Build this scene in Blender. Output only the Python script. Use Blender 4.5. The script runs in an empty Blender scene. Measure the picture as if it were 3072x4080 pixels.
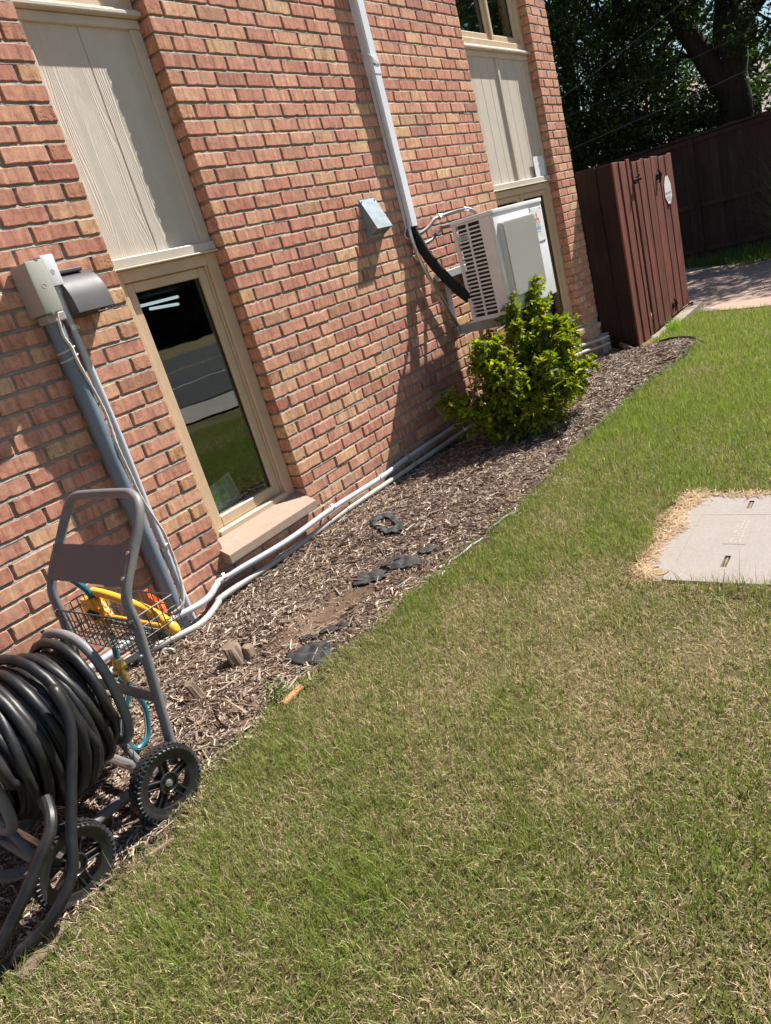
import bpy, bmesh, math, random
import numpy as np
from mathutils import Vector, Matrix

random.seed(7)
RNG = np.random.default_rng(11)
SC = bpy.context.scene
COL = SC.collection
R = math.radians

# ------------------------------------------------------------------ camera
CAM_R = [[0.5575980402571776, -0.7860156197127303, -0.26695293792908026],
         [-0.41852946775914024, 0.011522408568882536, -0.9081301221289945],
         [0.7168804015445015, 0.6180992474258354, -0.3225458265316883]]   # right, down, forward
CAM_C = (-2.447, -2.5973, 1.218)
cam = bpy.data.cameras.new('camera')
cam.sensor_fit = 'HORIZONTAL'
cam.sensor_width = 36.0
cam.lens = 32.91
cam.clip_start = 0.02
cam.clip_end = 2000
camo = bpy.data.objects.new('camera', cam)
COL.objects.link(camo)
r_, d_, f_ = [Vector(v) for v in CAM_R]
mw = Matrix((r_, -d_, -f_)).transposed().to_4x4()
mw.translation = Vector(CAM_C)
camo.matrix_world = mw
SC.camera = camo

# ------------------------------------------------------------------ sky, sun, exposure
SUN = Vector((2.85, -1.0, 3.55)).normalized()          # towards the sun
EL = math.asin(SUN.z)
AZ = math.atan2(SUN.x, SUN.y)
w = bpy.data.worlds.new('World')
SC.world = w
w.use_nodes = True
nt = w.node_tree
bg = nt.nodes['Background']
sky = nt.nodes.new('ShaderNodeTexSky')
sky.sky_type = 'NISHITA'
sky.sun_disc = False
sky.sun_elevation = EL
sky.sun_rotation = AZ
sky.air_density = 1.0
sky.dust_density = 0.25
nt.links.new(sky.outputs[0], bg.inputs[0])
bg.inputs[1].default_value = 0.05
sl = bpy.data.lights.new('sun', 'SUN')
sl.energy = 5.0
sl.angle = R(0.5)
sl.color = (1.0, 0.95, 0.87)
so = bpy.data.objects.new('sun', sl)
COL.objects.link(so)
so.rotation_euler = SUN.to_track_quat('Z', 'Y').to_euler()
vs = SC.view_settings
vs.view_transform = 'Standard'
vs.look = 'None'
vs.gamma = 1.0
vs.use_curve_mapping = False
vs.exposure = 1.1
SC.cycles.max_bounces = 8
SC.cycles.transparent_max_bounces = 12
SC.cycles.use_denoising = True

# ------------------------------------------------------------------ helpers
def link(o, parent=None):
    COL.objects.link(o)
    if parent is not None:
        o.parent = parent
    return o

def tag(o, label=None, cat=None, group=None, kind=None):
    if label: o['label'] = label
    if cat: o['category'] = cat
    if group: o['group'] = group
    if kind: o['kind'] = kind
    return o

def thing(name, label, cat, loc=(0, 0, 0), group=None):
    o = bpy.data.objects.new(name, None)
    o.empty_display_size = 0.05
    o.location = loc
    link(o)
    return tag(o, label, cat, group)

def catmull(pts, k=6, closed=False):
    P = [Vector(p) for p in pts]
    n = len(P)
    out = []
    rng = range(n if closed else n - 1)
    for i in rng:
        if closed:
            a, b, c, d = P[(i - 1) % n], P[i], P[(i + 1) % n], P[(i + 2) % n]
        else:
            a, b, c, d = P[max(i - 1, 0)], P[i], P[i + 1], P[min(i + 2, n - 1)]
        for j in range(k):
            t = j / k
            out.append(0.5 * ((2 * b) + (c - a) * t + (2 * a - 5 * b + 4 * c - d) * t * t + (3 * b - a - 3 * c + d) * t ** 3))
    if not closed:
        out.append(P[-1])
    return out

class MB:
    def __init__(self, origin=(0, 0, 0)):
        self.V = []; self.F = []; self.o = Vector(origin)
    def add(self, verts, faces):
        k = len(self.V)
        self.V += [tuple(v) for v in verts]
        self.F += [tuple(i + k for i in f) for f in faces]
        return self
    def box(self, x0, x1, y0, y1, z0, z1, b=0.0, seg=1, M=None):
        if x0 > x1: x0, x1 = x1, x0
        if y0 > y1: y0, y1 = y1, y0
        if z0 > z1: z0, z1 = z1, z0
        vs_ = [(x, y, z) for x in (x0, x1) for y in (y0, y1) for z in (z0, z1)]
        fs = [(0, 1, 3, 2), (4, 6, 7, 5), (0, 4, 5, 1), (2, 3, 7, 6), (0, 2, 6, 4), (1, 5, 7, 3)]
        if b > 0:
            bm = bmesh.new()
            bv = [bm.verts.new(v) for v in vs_]
            for f in fs: bm.faces.new([bv[i] for i in f])
            bmesh.ops.bevel(bm, geom=list(bm.edges), offset=b, segments=seg, affect='EDGES', profile=0.6)
            bm.verts.index_update()
            vs_ = [v.co.copy() for v in bm.verts]
            fs = [[v.index for v in f.verts] for f in bm.faces]
            bm.free()
        if M is not None:
            vs_ = [M @ Vector(v) for v in vs_]
        return self.add(vs_, fs)
    def tube(self, pts, r, n=10, closed=False, cap=True):
        P = [Vector(p) for p in pts]
        m = len(P)
        rs = r if isinstance(r, (list, tuple)) else [r] * m
        T = []
        for i in range(m):
            if closed: t = P[(i + 1) % m] - P[i - 1]
            else: t = P[min(i + 1, m - 1)] - P[max(i - 1, 0)]
            T.append(t.normalized() if t.length > 1e-9 else Vector((0, 0, 1)))
        u = T[0].orthogonal().normalized()
        vs_ = []
        for i in range(m):
            u = (u - T[i] * u.dot(T[i]))
            u = u.normalized() if u.length > 1e-6 else T[i].orthogonal().normalized()
            v = T[i].cross(u)
            for j in range(n):
                a = 2 * math.pi * j / n
                vs_.append(P[i] + (u * math.cos(a) + v * math.sin(a)) * rs[i])
        fs = []
        for i in range(m if closed else m - 1):
            for j in range(n):
                a, b = i * n + j, i * n + (j + 1) % n
                c, d = ((i + 1) % m) * n + (j + 1) % n, ((i + 1) % m) * n + j
                fs.append((a, b, c, d))
        if cap and not closed:
            fs.append(tuple(reversed(range(n))))
            fs.append(tuple((m - 1) * n + j for j in range(n)))
        return self.add(vs_, fs)
    def cyl(self, a, b, r, n=14, r2=None):
        return self.tube([a, b], [r, r if r2 is None else r2], n)
    def prism(self, poly, f0, f1):
        """poly: list of 2D points, f0/f1 map a 2D point to 3D at both ends"""
        n = len(poly)
        vs_ = [f0(p) for p in poly] + [f1(p) for p in poly]
        fs = [tuple(range(n)), tuple(reversed(range(n, 2 * n)))]
        for i in range(n):
            j = (i + 1) % n
            fs.append((i, i + n, j + n, j))
        return self.add(vs_, fs)
    def build(self, name, mat, parent=None, sharp=35, smooth=True, fixn=True):
        me = bpy.data.meshes.new(name)
        me.from_pydata(self.V, [], self.F)
        if fixn:
            bm = bmesh.new(); bm.from_mesh(me)
            bmesh.ops.recalc_face_normals(bm, faces=bm.faces[:])
            bm.to_mesh(me); bm.free()
        me.materials.append(mat)
        if smooth:
            me.shade_smooth()
            me.set_sharp_from_angle(angle=R(sharp))
        o = bpy.data.objects.new(name, me)
        return link(o, parent)

def mesh_np(name, V, F, mat, parent=None, colors=None, smooth=False):
    """V (n,3) array, F (m,k) int array with equal face size"""
    me = bpy.data.meshes.new(name)
    V = np.asarray(V, dtype=np.float32); F = np.asarray(F, dtype=np.int32)
    me.vertices.add(len(V)); me.vertices.foreach_set('co', V.ravel())
    k = F.shape[1]
    me.loops.add(F.size); me.loops.foreach_set('vertex_index', F.ravel())
    me.polygons.add(len(F))
    me.polygons.foreach_set('loop_start', np.arange(0, F.size, k, dtype=np.int32))
    if colors is not None:
        at = me.color_attributes.new('tint', 'FLOAT_COLOR', 'POINT')
        c = np.ones((len(V), 4), dtype=np.float32); c[:, :3] = colors
        at.data.foreach_set('color', c.ravel())
    me.update(calc_edges=True)
    if smooth:
        me.shade_smooth()
    else:
        me.shade_flat()
    me.materials.append(mat)
    o = bpy.data.objects.new(name, me)
    return link(o, parent)

def text_verts(body, size):
    cu = bpy.data.curves.new('t', 'FONT')
    cu.body = body; cu.size = size; cu.align_x = 'CENTER'; cu.align_y = 'CENTER'; cu.resolution_u = 3
    o = bpy.data.objects.new('t', cu); COL.objects.link(o)
    dg = bpy.context.evaluated_depsgraph_get()
    me = bpy.data.meshes.new_from_object(o.evaluated_get(dg))
    V = [v.co.copy() for v in me.vertices]; F = [tuple(p.vertices) for p in me.polygons]
    COL.objects.unlink(o); bpy.data.objects.remove(o); bpy.data.curves.remove(cu); bpy.data.meshes.remove(me)
    return V, F

def put_text(mb, body, size, o, ex, ey, width=None):
    V, F = text_verts(body, size)
    o, ex, ey = Vector(o), Vector(ex), Vector(ey)
    wmax = max(v.x for v in V) - min(v.x for v in V)
    sx = width / wmax if width else 1.0
    mb.add([o + ex * (v.x * sx) + ey * v.y for v in V], F)

# ------------------------------------------------------------------ materials
def lnk(nt, a, b): nt.links.new(a, b)

def base_mat(name):
    m = bpy.data.materials.new(name); m.use_nodes = True
    return m, m.node_tree, m.node_tree.nodes['Principled BSDF']

def noise(nt, vec, scale, detail=4, rough=0.6, dist=0.0):
    n = nt.nodes.new('ShaderNodeTexNoise')
    n.inputs['Scale'].default_value = scale; n.inputs['Detail'].default_value = detail
    n.inputs['Roughness'].default_value = rough; n.inputs['Distortion'].default_value = dist
    lnk(nt, vec, n.inputs['Vector'])
    return n

def ramp(nt, fac, stops, mode='LINEAR'):
    n = nt.nodes.new('ShaderNodeValToRGB')
    cr = n.color_ramp; cr.interpolation = mode
    while len(cr.elements) < len(stops): cr.elements.new(0.5)
    for e, (p, c) in zip(cr.elements, stops):
        e.position = p; e.color = (*c, 1) if len(c) == 3 else c
    lnk(nt, fac, n.inputs[0])
    return n

def mixc(nt, fac, a, b, mode='MIX'):
    n = nt.nodes.new('ShaderNodeMix'); n.data_type = 'RGBA'; n.blend_type = mode
    for s, v in ((0, fac), (6, a), (7, b)):
        if isinstance(v, (int, float)): n.inputs[s].default_value = v
        elif isinstance(v, tuple): n.inputs[s].default_value = (*v, 1) if len(v) == 3 else v
        else: lnk(nt, v, n.inputs[s])
    return n.outputs[2]

def mth(nt, op, a, b=None, c=None):
    n = nt.nodes.new('ShaderNodeMath'); n.operation = op
    for i, v in enumerate((a, b, c)):
        if v is None: continue
        if isinstance(v, (int, float)): n.inputs[i].default_value = v
        else: lnk(nt, v, n.inputs[i])
    return n.outputs[0]

def wpos(nt, stretch=None):
    g = nt.nodes.new('ShaderNodeNewGeometry')
    if stretch is None: return g.outputs['Position']
    mp = nt.nodes.new('ShaderNodeMapping'); mp.inputs['Scale'].default_value = stretch
    lnk(nt, g.outputs['Position'], mp.inputs[0])
    return mp.outputs[0]

def bump(nt, bsdf, h, strength=0.5, dist=0.01, prev=None):
    b = nt.nodes.new('ShaderNodeBump')
    b.inputs['Strength'].default_value = strength; b.inputs['Distance'].default_value = dist
    lnk(nt, h, b.inputs['Height'])
    if prev is not None: lnk(nt, prev, b.inputs['Normal'])
    if bsdf is not None: lnk(nt, b.outputs[0], bsdf.inputs['Normal'])
    return b.outputs[0]

def simple(name, col, rough=0.55, var=0.12, vs_=14.0, bs=0.0, bscale=80.0, bdist=0.003, metal=0.0, spec=0.5, stretch=None, dirt=None):
    m, nt, p = base_mat(name)
    v = wpos(nt, stretch)
    n = noise(nt, v, vs_, 6, 0.65)
    lo = tuple(c * (1 - var) for c in col); hi = tuple(min(1, c * (1 + var)) for c in col)
    c = ramp(nt, n.outputs[0], [(0.3, lo), (0.7, hi)]).outputs[0]
    if dirt:
        dcol, amt, dsc = dirt
        dn = noise(nt, v, dsc, 8, 0.7)
        f = ramp(nt, dn.outputs[0], [(0.5, (0, 0, 0)), (0.72, (amt, amt, amt))]).outputs[0]
        c = mixc(nt, f, c, dcol)
    lnk(nt, c, p.inputs['Base Color'])
    p.inputs['Roughness'].default_value = rough; p.inputs['Metallic'].default_value = metal
    p.inputs['Specular IOR Level'].default_value = spec
    rn = ramp(nt, n.outputs[0], [(0.2, (rough * 0.85,) * 3), (0.8, (min(1, rough * 1.15),) * 3)])
    lnk(nt, rn.outputs[0], p.inputs['Roughness'])
    if bs > 0:
        bn = noise(nt, v, bscale, 5, 0.6)
        bump(nt, p, bn.outputs[0], bs, bdist)
    return m

def brick_mat(name, island=False, header=False):
    m, nt, p = base_mat(name)
    if island:
        g = nt.nodes.new('ShaderNodeNewGeometry'); rnd = g.outputs['Random Per Island']
    else:
        g = nt.nodes.new('ShaderNodeObjectInfo'); rnd = g.outputs['Random']
    if header:
        stops = [(0.0, (0.439, 0.195, 0.121)), (0.18, (0.537, 0.283, 0.160)), (0.42, (0.610, 0.366, 0.198)), (0.6, (0.464, 0.195, 0.127)), (0.8, (0.561, 0.307, 0.181)), (1, (0.415, 0.171, 0.115))]
    else:
        stops = [(0.0, (0.512, 0.223, 0.154)), (0.14, (0.561, 0.271, 0.186)), (0.3, (0.622, 0.318, 0.214)), (0.42, (0.488, 0.212, 0.148)), (0.55, (0.585, 0.295, 0.209)),
                 (0.66, (0.659, 0.377, 0.231)), (0.74, (0.524, 0.242, 0.170)), (0.83, (0.403, 0.189, 0.132)), (0.9, (0.633, 0.400, 0.231)), (1.0, (0.573, 0.265, 0.186))]
    base = ramp(nt, rnd, stops).outputs[0]
    # offset the texture per brick so that neighbours differ
    cx = nt.nodes.new('ShaderNodeCombineXYZ')
    lnk(nt, mth(nt, 'MULTIPLY', rnd, 37.0), cx.inputs[1])
    va = nt.nodes.new('ShaderNodeVectorMath'); va.operation = 'ADD'
    gp = nt.nodes.new('ShaderNodeNewGeometry')
    lnk(nt, gp.outputs['Position'], va.inputs[0]); lnk(nt, cx.outputs[0], va.inputs[1])
    def mp(s):
        q = nt.nodes.new('ShaderNodeMapping'); q.inputs['Scale'].default_value = s
        lnk(nt, va.outputs[0], q.inputs[0]); return q.outputs[0]
    streak = noise(nt, mp((1, 1, 0.12)), 45, 4, 0.6, 0.4)
    blot = noise(nt, mp((1, 1, 1)), 22, 5, 0.7, 1.2)
    fine = noise(nt, mp((1, 1, 1)), 260, 4, 0.7)
    wire = noise(nt, mp((0.15, 1, 1)), 220, 3, 0.6)
    sepn = ramp(nt, streak.outputs[0], [(0.36, (0.74, 0.68, 0.68)), (0.47, (0.98, 0.96, 0.96)), (0.55, (1.0, 1.02, 1.0)), (0.66, (1.2, 1.28, 1.22))]).outputs[0]
    c = mixc(nt, 1.0, base, sepn, 'MULTIPLY')
    bl = ramp(nt, blot.outputs[0], [(0.32, (0.72, 0.68, 0.66)), (0.5, (1, 1, 1)), (0.68, (1.16, 1.2, 1.2))]).outputs[0]
    c = mixc(nt, 1.0, c, bl, 'MULTIPLY')
    fl = ramp(nt, fine.outputs[0], [(0.3, (0.78, 0.76, 0.75)), (0.6, (1.06, 1.06, 1.06))]).outputs[0]
    c = mixc(nt, 0.8, c, fl, 'MULTIPLY')
    # lime bloom
    eff = noise(nt, mp((1, 1, 1)), 5, 6, 0.7)
    ef = ramp(nt, eff.outputs[0], [(0.56, (0, 0, 0)), (0.78, (0.3, 0.3, 0.3))]).outputs[0]
    c = mixc(nt, ef, c, (0.55, 0.42, 0.34))
    vor = nt.nodes.new('ShaderNodeTexVoronoi'); vor.inputs['Scale'].default_value = 90 if not header else 75
    lnk(nt, mp((1, 1, 1)), vor.inputs['Vector'])
    pitn = noise(nt, mp((1, 1, 1)), 30, 3)
    pit = ramp(nt, vor.outputs[0], [(0.12 if not header else 0.2, (1, 1, 1)), (0.3 if not header else 0.4, (0, 0, 0))]).outputs[0]
    pm = ramp(nt, pitn.outputs[0], [(0.55, (0, 0, 0)), (0.62, (1, 1, 1))] if not header else [(0.42, (0, 0, 0)), (0.5, (1, 1, 1))]).outputs[0]
    pits = mth(nt, 'MULTIPLY', pit, pm)
    c = mixc(nt, mth(nt, 'MULTIPLY', pits, 0.35), c, (0.14, 0.06, 0.045))
    # soil splashed up from the bed
    zs = nt.nodes.new('ShaderNodeSeparateXYZ'); lnk(nt, gp.outputs['Position'], zs.inputs[0])
    spn = noise(nt, gp.outputs['Position'], 9, 6, 0.75)
    sp_ = ramp(nt, mth(nt, 'ADD', mth(nt, 'MULTIPLY', zs.outputs[2], -1.6), spn.outputs[0]), [(0.28, (0, 0, 0)), (0.62, (0.45, 0.45, 0.45))]).outputs[0]
    c = mixc(nt, sp_, c, (0.34, 0.25, 0.18))
    lnk(nt, c, p.inputs['Base Color'])
    p.inputs['Roughness'].default_value = 0.85; p.inputs['Specular IOR Level'].default_value = 0.25
    b1 = bump(nt, None, streak.outputs[0], 0.3, 0.0014)
    b2 = bump(nt, None, fine.outputs[0], 0.45, 0.0007, b1)
    b3 = bump(nt, None, wire.outputs[0], 0.2, 0.0004, b2)
    b4 = bump(nt, None, blot.outputs[0], 0.2, 0.0006, b3)
    inv = mth(nt, 'SUBTRACT', 1.0, pits)
    bump(nt, p, inv, 0.35, 0.002, b4)
    return m

def mortar_mat():
    m, nt, p = base_mat('mortar')
    v = wpos(nt)
    a = noise(nt, v, 9, 6, 0.7); b = noise(nt, v, 420, 3, 0.6); c2 = noise(nt, v, 60, 5, 0.7)
    c = ramp(nt, a.outputs[0], [(0.3, (0.30, 0.265, 0.22)), (0.7, (0.43, 0.385, 0.325))]).outputs[0]
    c = mixc(nt, 0.7, c, ramp(nt, b.outputs[0], [(0.3, (0.7, 0.7, 0.7)), (0.6, (1.1, 1.1, 1.1))]).outputs[0], 'MULTIPLY')
    lnk(nt, c, p.inputs['Base Color']); p.inputs['Roughness'].default_value = 0.95; p.inputs['Specular IOR Level'].default_value = 0.15
    b1 = bump(nt, None, c2.outputs[0], 0.9, 0.012)
    bump(nt, p, b.outputs[0], 0.7, 0.003, b1)
    return m

def siding_mat(name, col):
    """painted siding with pressed cedar grain"""
    m, nt, p = base_mat(name)
    v = wpos(nt, (1, 1, 0.09))
    warp = noise(nt, v, 6.0, 2, 0.5)
    w2 = noise(nt, v, 22.0, 2, 0.5)
    sx = nt.nodes.new('ShaderNodeSeparateXYZ'); g = nt.nodes.new('ShaderNodeNewGeometry'); lnk(nt, g.outputs['Position'], sx.inputs[0])
    ph = mth(nt, 'ADD', mth(nt, 'MULTIPLY', sx.outputs[0], 620.0), mth(nt, 'ADD', mth(nt, 'MULTIPLY', warp.outputs[0], 190.0), mth(nt, 'MULTIPLY', w2.outputs[0], 22.0)))
    s = mth(nt, 'SINE', ph)
    sh = mth(nt, 'POWER', mth(nt, 'MULTIPLY_ADD', s, 0.5, 0.5), 0.6)
    mask = noise(nt, v, 9.0, 2)
    mk = ramp(nt, mask.outputs[0], [(0.42, (0.25,) * 3), (0.56, (1,) * 3)]).outputs[0]
    h = mth(nt, 'MULTIPLY', sh, mk)
    cn = noise(nt, wpos(nt), 5, 6, 0.7)
    c = ramp(nt, cn.outputs[0], [(0.3, tuple(x * 0.93 for x in col)), (0.7, tuple(x * 1.05 for x in col))]).outputs[0]
    lnk(nt, c, p.inputs['Base Color'])
    p.inputs['Roughness'].default_value = 0.6; p.inputs['Specular IOR Level'].default_value = 0.3
    bump(nt, p, h, 0.55, 0.0022)
    return m

def wood_mat(name, lo, hi, rough=0.75, grain=1.0):
    m, nt, p = base_mat(name)
    oi = nt.nodes.new('ShaderNodeObjectInfo')
    g = nt.nodes.new('ShaderNodeNewGeometry')
    cx = nt.nodes.new('ShaderNodeCombineXYZ')
    lnk(nt, mth(nt, 'MULTIPLY', oi.outputs['Random'], 23.0), cx.inputs[2])
    va = nt.nodes.new('ShaderNodeVectorMath'); va.operation = 'ADD'
    lnk(nt, g.outputs['Position'], va.inputs[0]); lnk(nt, cx.outputs[0], va.inputs[1])
    mp = nt.nodes.new('ShaderNodeMapping'); mp.inputs['Scale'].default_value = (1, 1, 0.07); lnk(nt, va.outputs[0], mp.inputs[0])
    a = noise(nt, mp.outputs[0], 30, 6, 0.7, 0.6); b = noise(nt, mp.outputs[0], 130, 3, 0.6)
    big = noise(nt, va.outputs[0], 2.2, 4)
    c = ramp(nt, a.outputs[0], [(0.3, lo), (0.68, hi)]).outputs[0]
    c = mixc(nt, 0.7, c, ramp(nt, big.outputs[0], [(0.35, (0.72, 0.72, 0.72)), (0.65, (1.2, 1.2, 1.2))]).outputs[0], 'MULTIPLY')
    tone = ramp(nt, oi.outputs['Random'], [(0, (0.8, 0.8, 0.8)), (1, (1.2, 1.15, 1.1))]).outputs[0]
    c = mixc(nt, 1.0, c, tone, 'MULTIPLY')
    lnk(nt, c, p.inputs['Base Color']); p.inputs['Roughness'].default_value = rough; p.inputs['Specular IOR Level'].default_value = 0.3
    b1 = bump(nt, None, a.outputs[0], 0.5 * grain, 0.006)
    bump(nt, p, b.outputs[0], 0.4 * grain, 0.002, b1)
    return m

def tint_mat(name, rough=0.6, trans=0.35, spec=0.3):
    m, nt, p = base_mat(name)
    at = nt.nodes.new('ShaderNodeVertexColor'); at.layer_name = 'tint'
    lnk(nt, at.outputs[0], p.inputs['Base Color'])
    p.inputs['Roughness'].default_value = rough; p.inputs['Specular IOR Level'].default_value = spec
    if trans > 0:
        tr = nt.nodes.new('ShaderNodeBsdfTranslucent')
        hs = nt.nodes.new('ShaderNodeHueSaturation'); hs.inputs['Value'].default_value = 1.25; hs.inputs['Saturation'].default_value = 1.1
        lnk(nt, at.outputs[0], hs.inputs['Color']); lnk(nt, hs.outputs[0], tr.inputs[0])
        mx = nt.nodes.new('ShaderNodeMixShader'); mx.inputs[0].default_value = trans
        lnk(nt, p.outputs[0], mx.inputs[1]); lnk(nt, tr.outputs[0], mx.inputs[2])
        lnk(nt, mx.outputs[0], nt.nodes['Material Output'].inputs[0])
    return m

def glass_mat():
    m, nt, p = base_mat('window_glass')
    gl = nt.nodes.new('ShaderNodeBsdfGlossy'); gl.inputs['Roughness'].default_value = 0.008
    gl.inputs['Color'].default_value = (0.95, 0.97, 1, 1)
    tr = nt.nodes.new('ShaderNodeBsdfTransparent'); tr.inputs[0].default_value = (0.72, 0.80, 0.77, 1)
    lwn = nt.nodes.new('ShaderNodeLayerWeight'); lwn.inputs[0].default_value = 0.5
    fz = mth(nt, 'MULTIPLY_ADD', mth(nt, 'POWER', lwn.outputs['Facing'], 5.0), 0.87, 0.11)
    nb = noise(nt, wpos(nt, (1, 1, 1)), 3.0, 2)
    bo = bump(nt, None, nb.outputs[0], 0.03, 0.01)
    lnk(nt, bo, gl.inputs['Normal'])
    mx = nt.nodes.new('ShaderNodeMixShader')
    lnk(nt, fz, mx.inputs[0]); lnk(nt, tr.outputs[0], mx.inputs[1]); lnk(nt, gl.outputs[0], mx.inputs[2])
    lnk(nt, mx.outputs[0], nt.nodes['Material Output'].inputs[0])
    return m

def emit_mat(name, col, s):
    m, nt, p = base_mat(name)
    p.inputs['Emission Color'].default_value = (*col, 1); p.inputs['Emission Strength'].default_value = s
    p.inputs['Base Color'].default_value = (*col, 1)
    return m

def ground_mat():
    m, nt, p = base_mat('lawn_soil')
    v = wpos(nt)
    a = noise(nt, v, 1.1, 6, 0.65); b = noise(nt, v, 55, 6, 0.7); c2 = noise(nt, v, 300, 3)
    c = ramp(nt, a.outputs[0], [(0.35, (0.12, 0.12, 0.045)), (0.55, (0.21, 0.17, 0.09)), (0.7, (0.32, 0.245, 0.16))]).outputs[0]
    c = mixc(nt, 0.8, c, ramp(nt, b.outputs[0], [(0.3, (0.5, 0.5, 0.45)), (0.65, (1.35, 1.3, 1.2))]).outputs[0], 'MULTIPLY')
    lnk(nt, c, p.inputs['Base Color']); p.inputs['Roughness'].default_value = 0.95; p.inputs['Specular IOR Level'].default_value = 0.1
    b1 = bump(nt, None, b.outputs[0], 0.9, 0.03)
    bump(nt, p, c2.outputs[0], 0.6, 0.006, b1)
    return m

def concrete_mat(name, col, sc=1.0, dark=0.8):
    m, nt, p = base_mat(name)
    v = wpos(nt)
    a = noise(nt, v, 1.6 * sc, 7, 0.65); b = noise(nt, v, 160 * sc, 3, 0.6); d = noise(nt, v, 30 * sc, 5, 0.7)
    c = ramp(nt, a.outputs[0], [(0.3, tuple(x * dark for x in col)), (0.7, col)]).outputs[0]
    c = mixc(nt, 0.6, c, ramp(nt, b.outputs[0], [(0.3, (0.75, 0.75, 0.75)), (0.6, (1.08, 1.08, 1.08))]).outputs[0], 'MULTIPLY')
    c = mixc(nt, 0.5, c, ramp(nt, d.outputs[0], [(0.35, (0.8, 0.78, 0.76)), (0.6, (1.05, 1.05, 1.05))]).outputs[0], 'MULTIPLY')
    lnk(nt, c, p.inputs['Base Color']); p.inputs['Roughness'].default_value = 0.9; p.inputs['Specular IOR Level'].default_value = 0.2
    bump(nt, p, b.outputs[0], 0.5, 0.003)
    return m

def chip_mat():
    m, nt, p = base_mat('wood_chip')
    g = nt.nodes.new('ShaderNodeNewGeometry')
    c = ramp(nt, g.outputs['Random Per Island'], [(0.0, (0.065, 0.042, 0.032)), (0.2, (0.125, 0.083, 0.063)), (0.42, (0.20, 0.143, 0.108)), (0.6, (0.30, 0.225, 0.172)), (0.8, (0.44, 0.35, 0.275)), (1, (0.62, 0.52, 0.43))]).outputs[0]
    n = noise(nt, wpos(nt), 140, 4, 0.7)
    c = mixc(nt, 0.8, c, ramp(nt, n.outputs[0], [(0.3, (0.6, 0.58, 0.55)), (0.65, (1.2, 1.2, 1.2))]).outputs[0], 'MULTIPLY')
    lnk(nt, c, p.inputs['Base Color']); p.inputs['Roughness'].default_value = 0.8; p.inputs['Specular IOR Level'].default_value = 0.3
    bump(nt, p, n.outputs[0], 0.6, 0.003)
    return m

def soil_mat():
    m, nt, p = base_mat('bed_soil')
    v = wpos(nt)
    a = noise(nt, v, 3.2, 5, 0.6); b = noise(nt, v, 70, 6, 0.75); c2 = noise(nt, v, 380, 3)
    c = ramp(nt, a.outputs[0], [(0.4, (0.15, 0.10, 0.072)), (0.58, (0.29, 0.205, 0.145)), (0.72, (0.40, 0.295, 0.21))]).outputs[0]
    c = mixc(nt, 0.8, c, ramp(nt, b.outputs[0], [(0.3, (0.55, 0.52, 0.5)), (0.65, (1.25, 1.22, 1.2))]).outputs[0], 'MULTIPLY')
    lnk(nt, c, p.inputs['Base Color']); p.inputs['Roughness'].default_value = 0.95; p.inputs['Specular IOR Level'].default_value = 0.1
    b1 = bump(nt, None, b.outputs[0], 1.0, 0.02)
    bump(nt, p, c2.outputs[0], 0.8, 0.005, b1)
    return m

def asphalt_mat():
    return concrete_mat('asphalt', (0.075, 0.075, 0.078), 1.0, 0.75)

def shingle_mat(name, col):
    m, nt, p = base_mat(name)
    bt = nt.nodes.new('ShaderNodeTexBrick'); bt.inputs['Scale'].default_value = 4.0
    bt.inputs['Color1'].default_value = (*[c * 0.85 for c in col], 1); bt.inputs['Color2'].default_value = (*[c * 1.15 for c in col], 1); bt.inputs['Mortar'].default_value = (*[c * 0.45 for c in col], 1)
    tc = nt.nodes.new('ShaderNodeTexCoord'); lnk(nt, tc.outputs['UV'], bt.inputs['Vector'])
    tc2 = wpos(nt, (0, 1, 1)); mp = nt.nodes.new('ShaderNodeMapping'); mp.inputs['Rotation'].default_value = (0, R(90), 0); lnk(nt, tc2, mp.inputs[0]); mp.inputs['Scale'].default_value = (1, 1, 1)
    sp = nt.nodes.new('ShaderNodeSeparateXYZ'); lnk(nt, wpos(nt), sp.inputs[0]); cb = nt.nodes.new('ShaderNodeCombineXYZ'); lnk(nt, sp.outputs[1], cb.inputs[0]); lnk(nt, mth(nt, 'MULTIPLY', sp.outputs[2], 2.0), cb.inputs[1])
    lnk(nt, cb.outputs[0], bt.inputs['Vector'])
    lnk(nt, bt.outputs[0], p.inputs['Base Color']); p.inputs['Roughness'].default_value = 0.95
    return m

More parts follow.
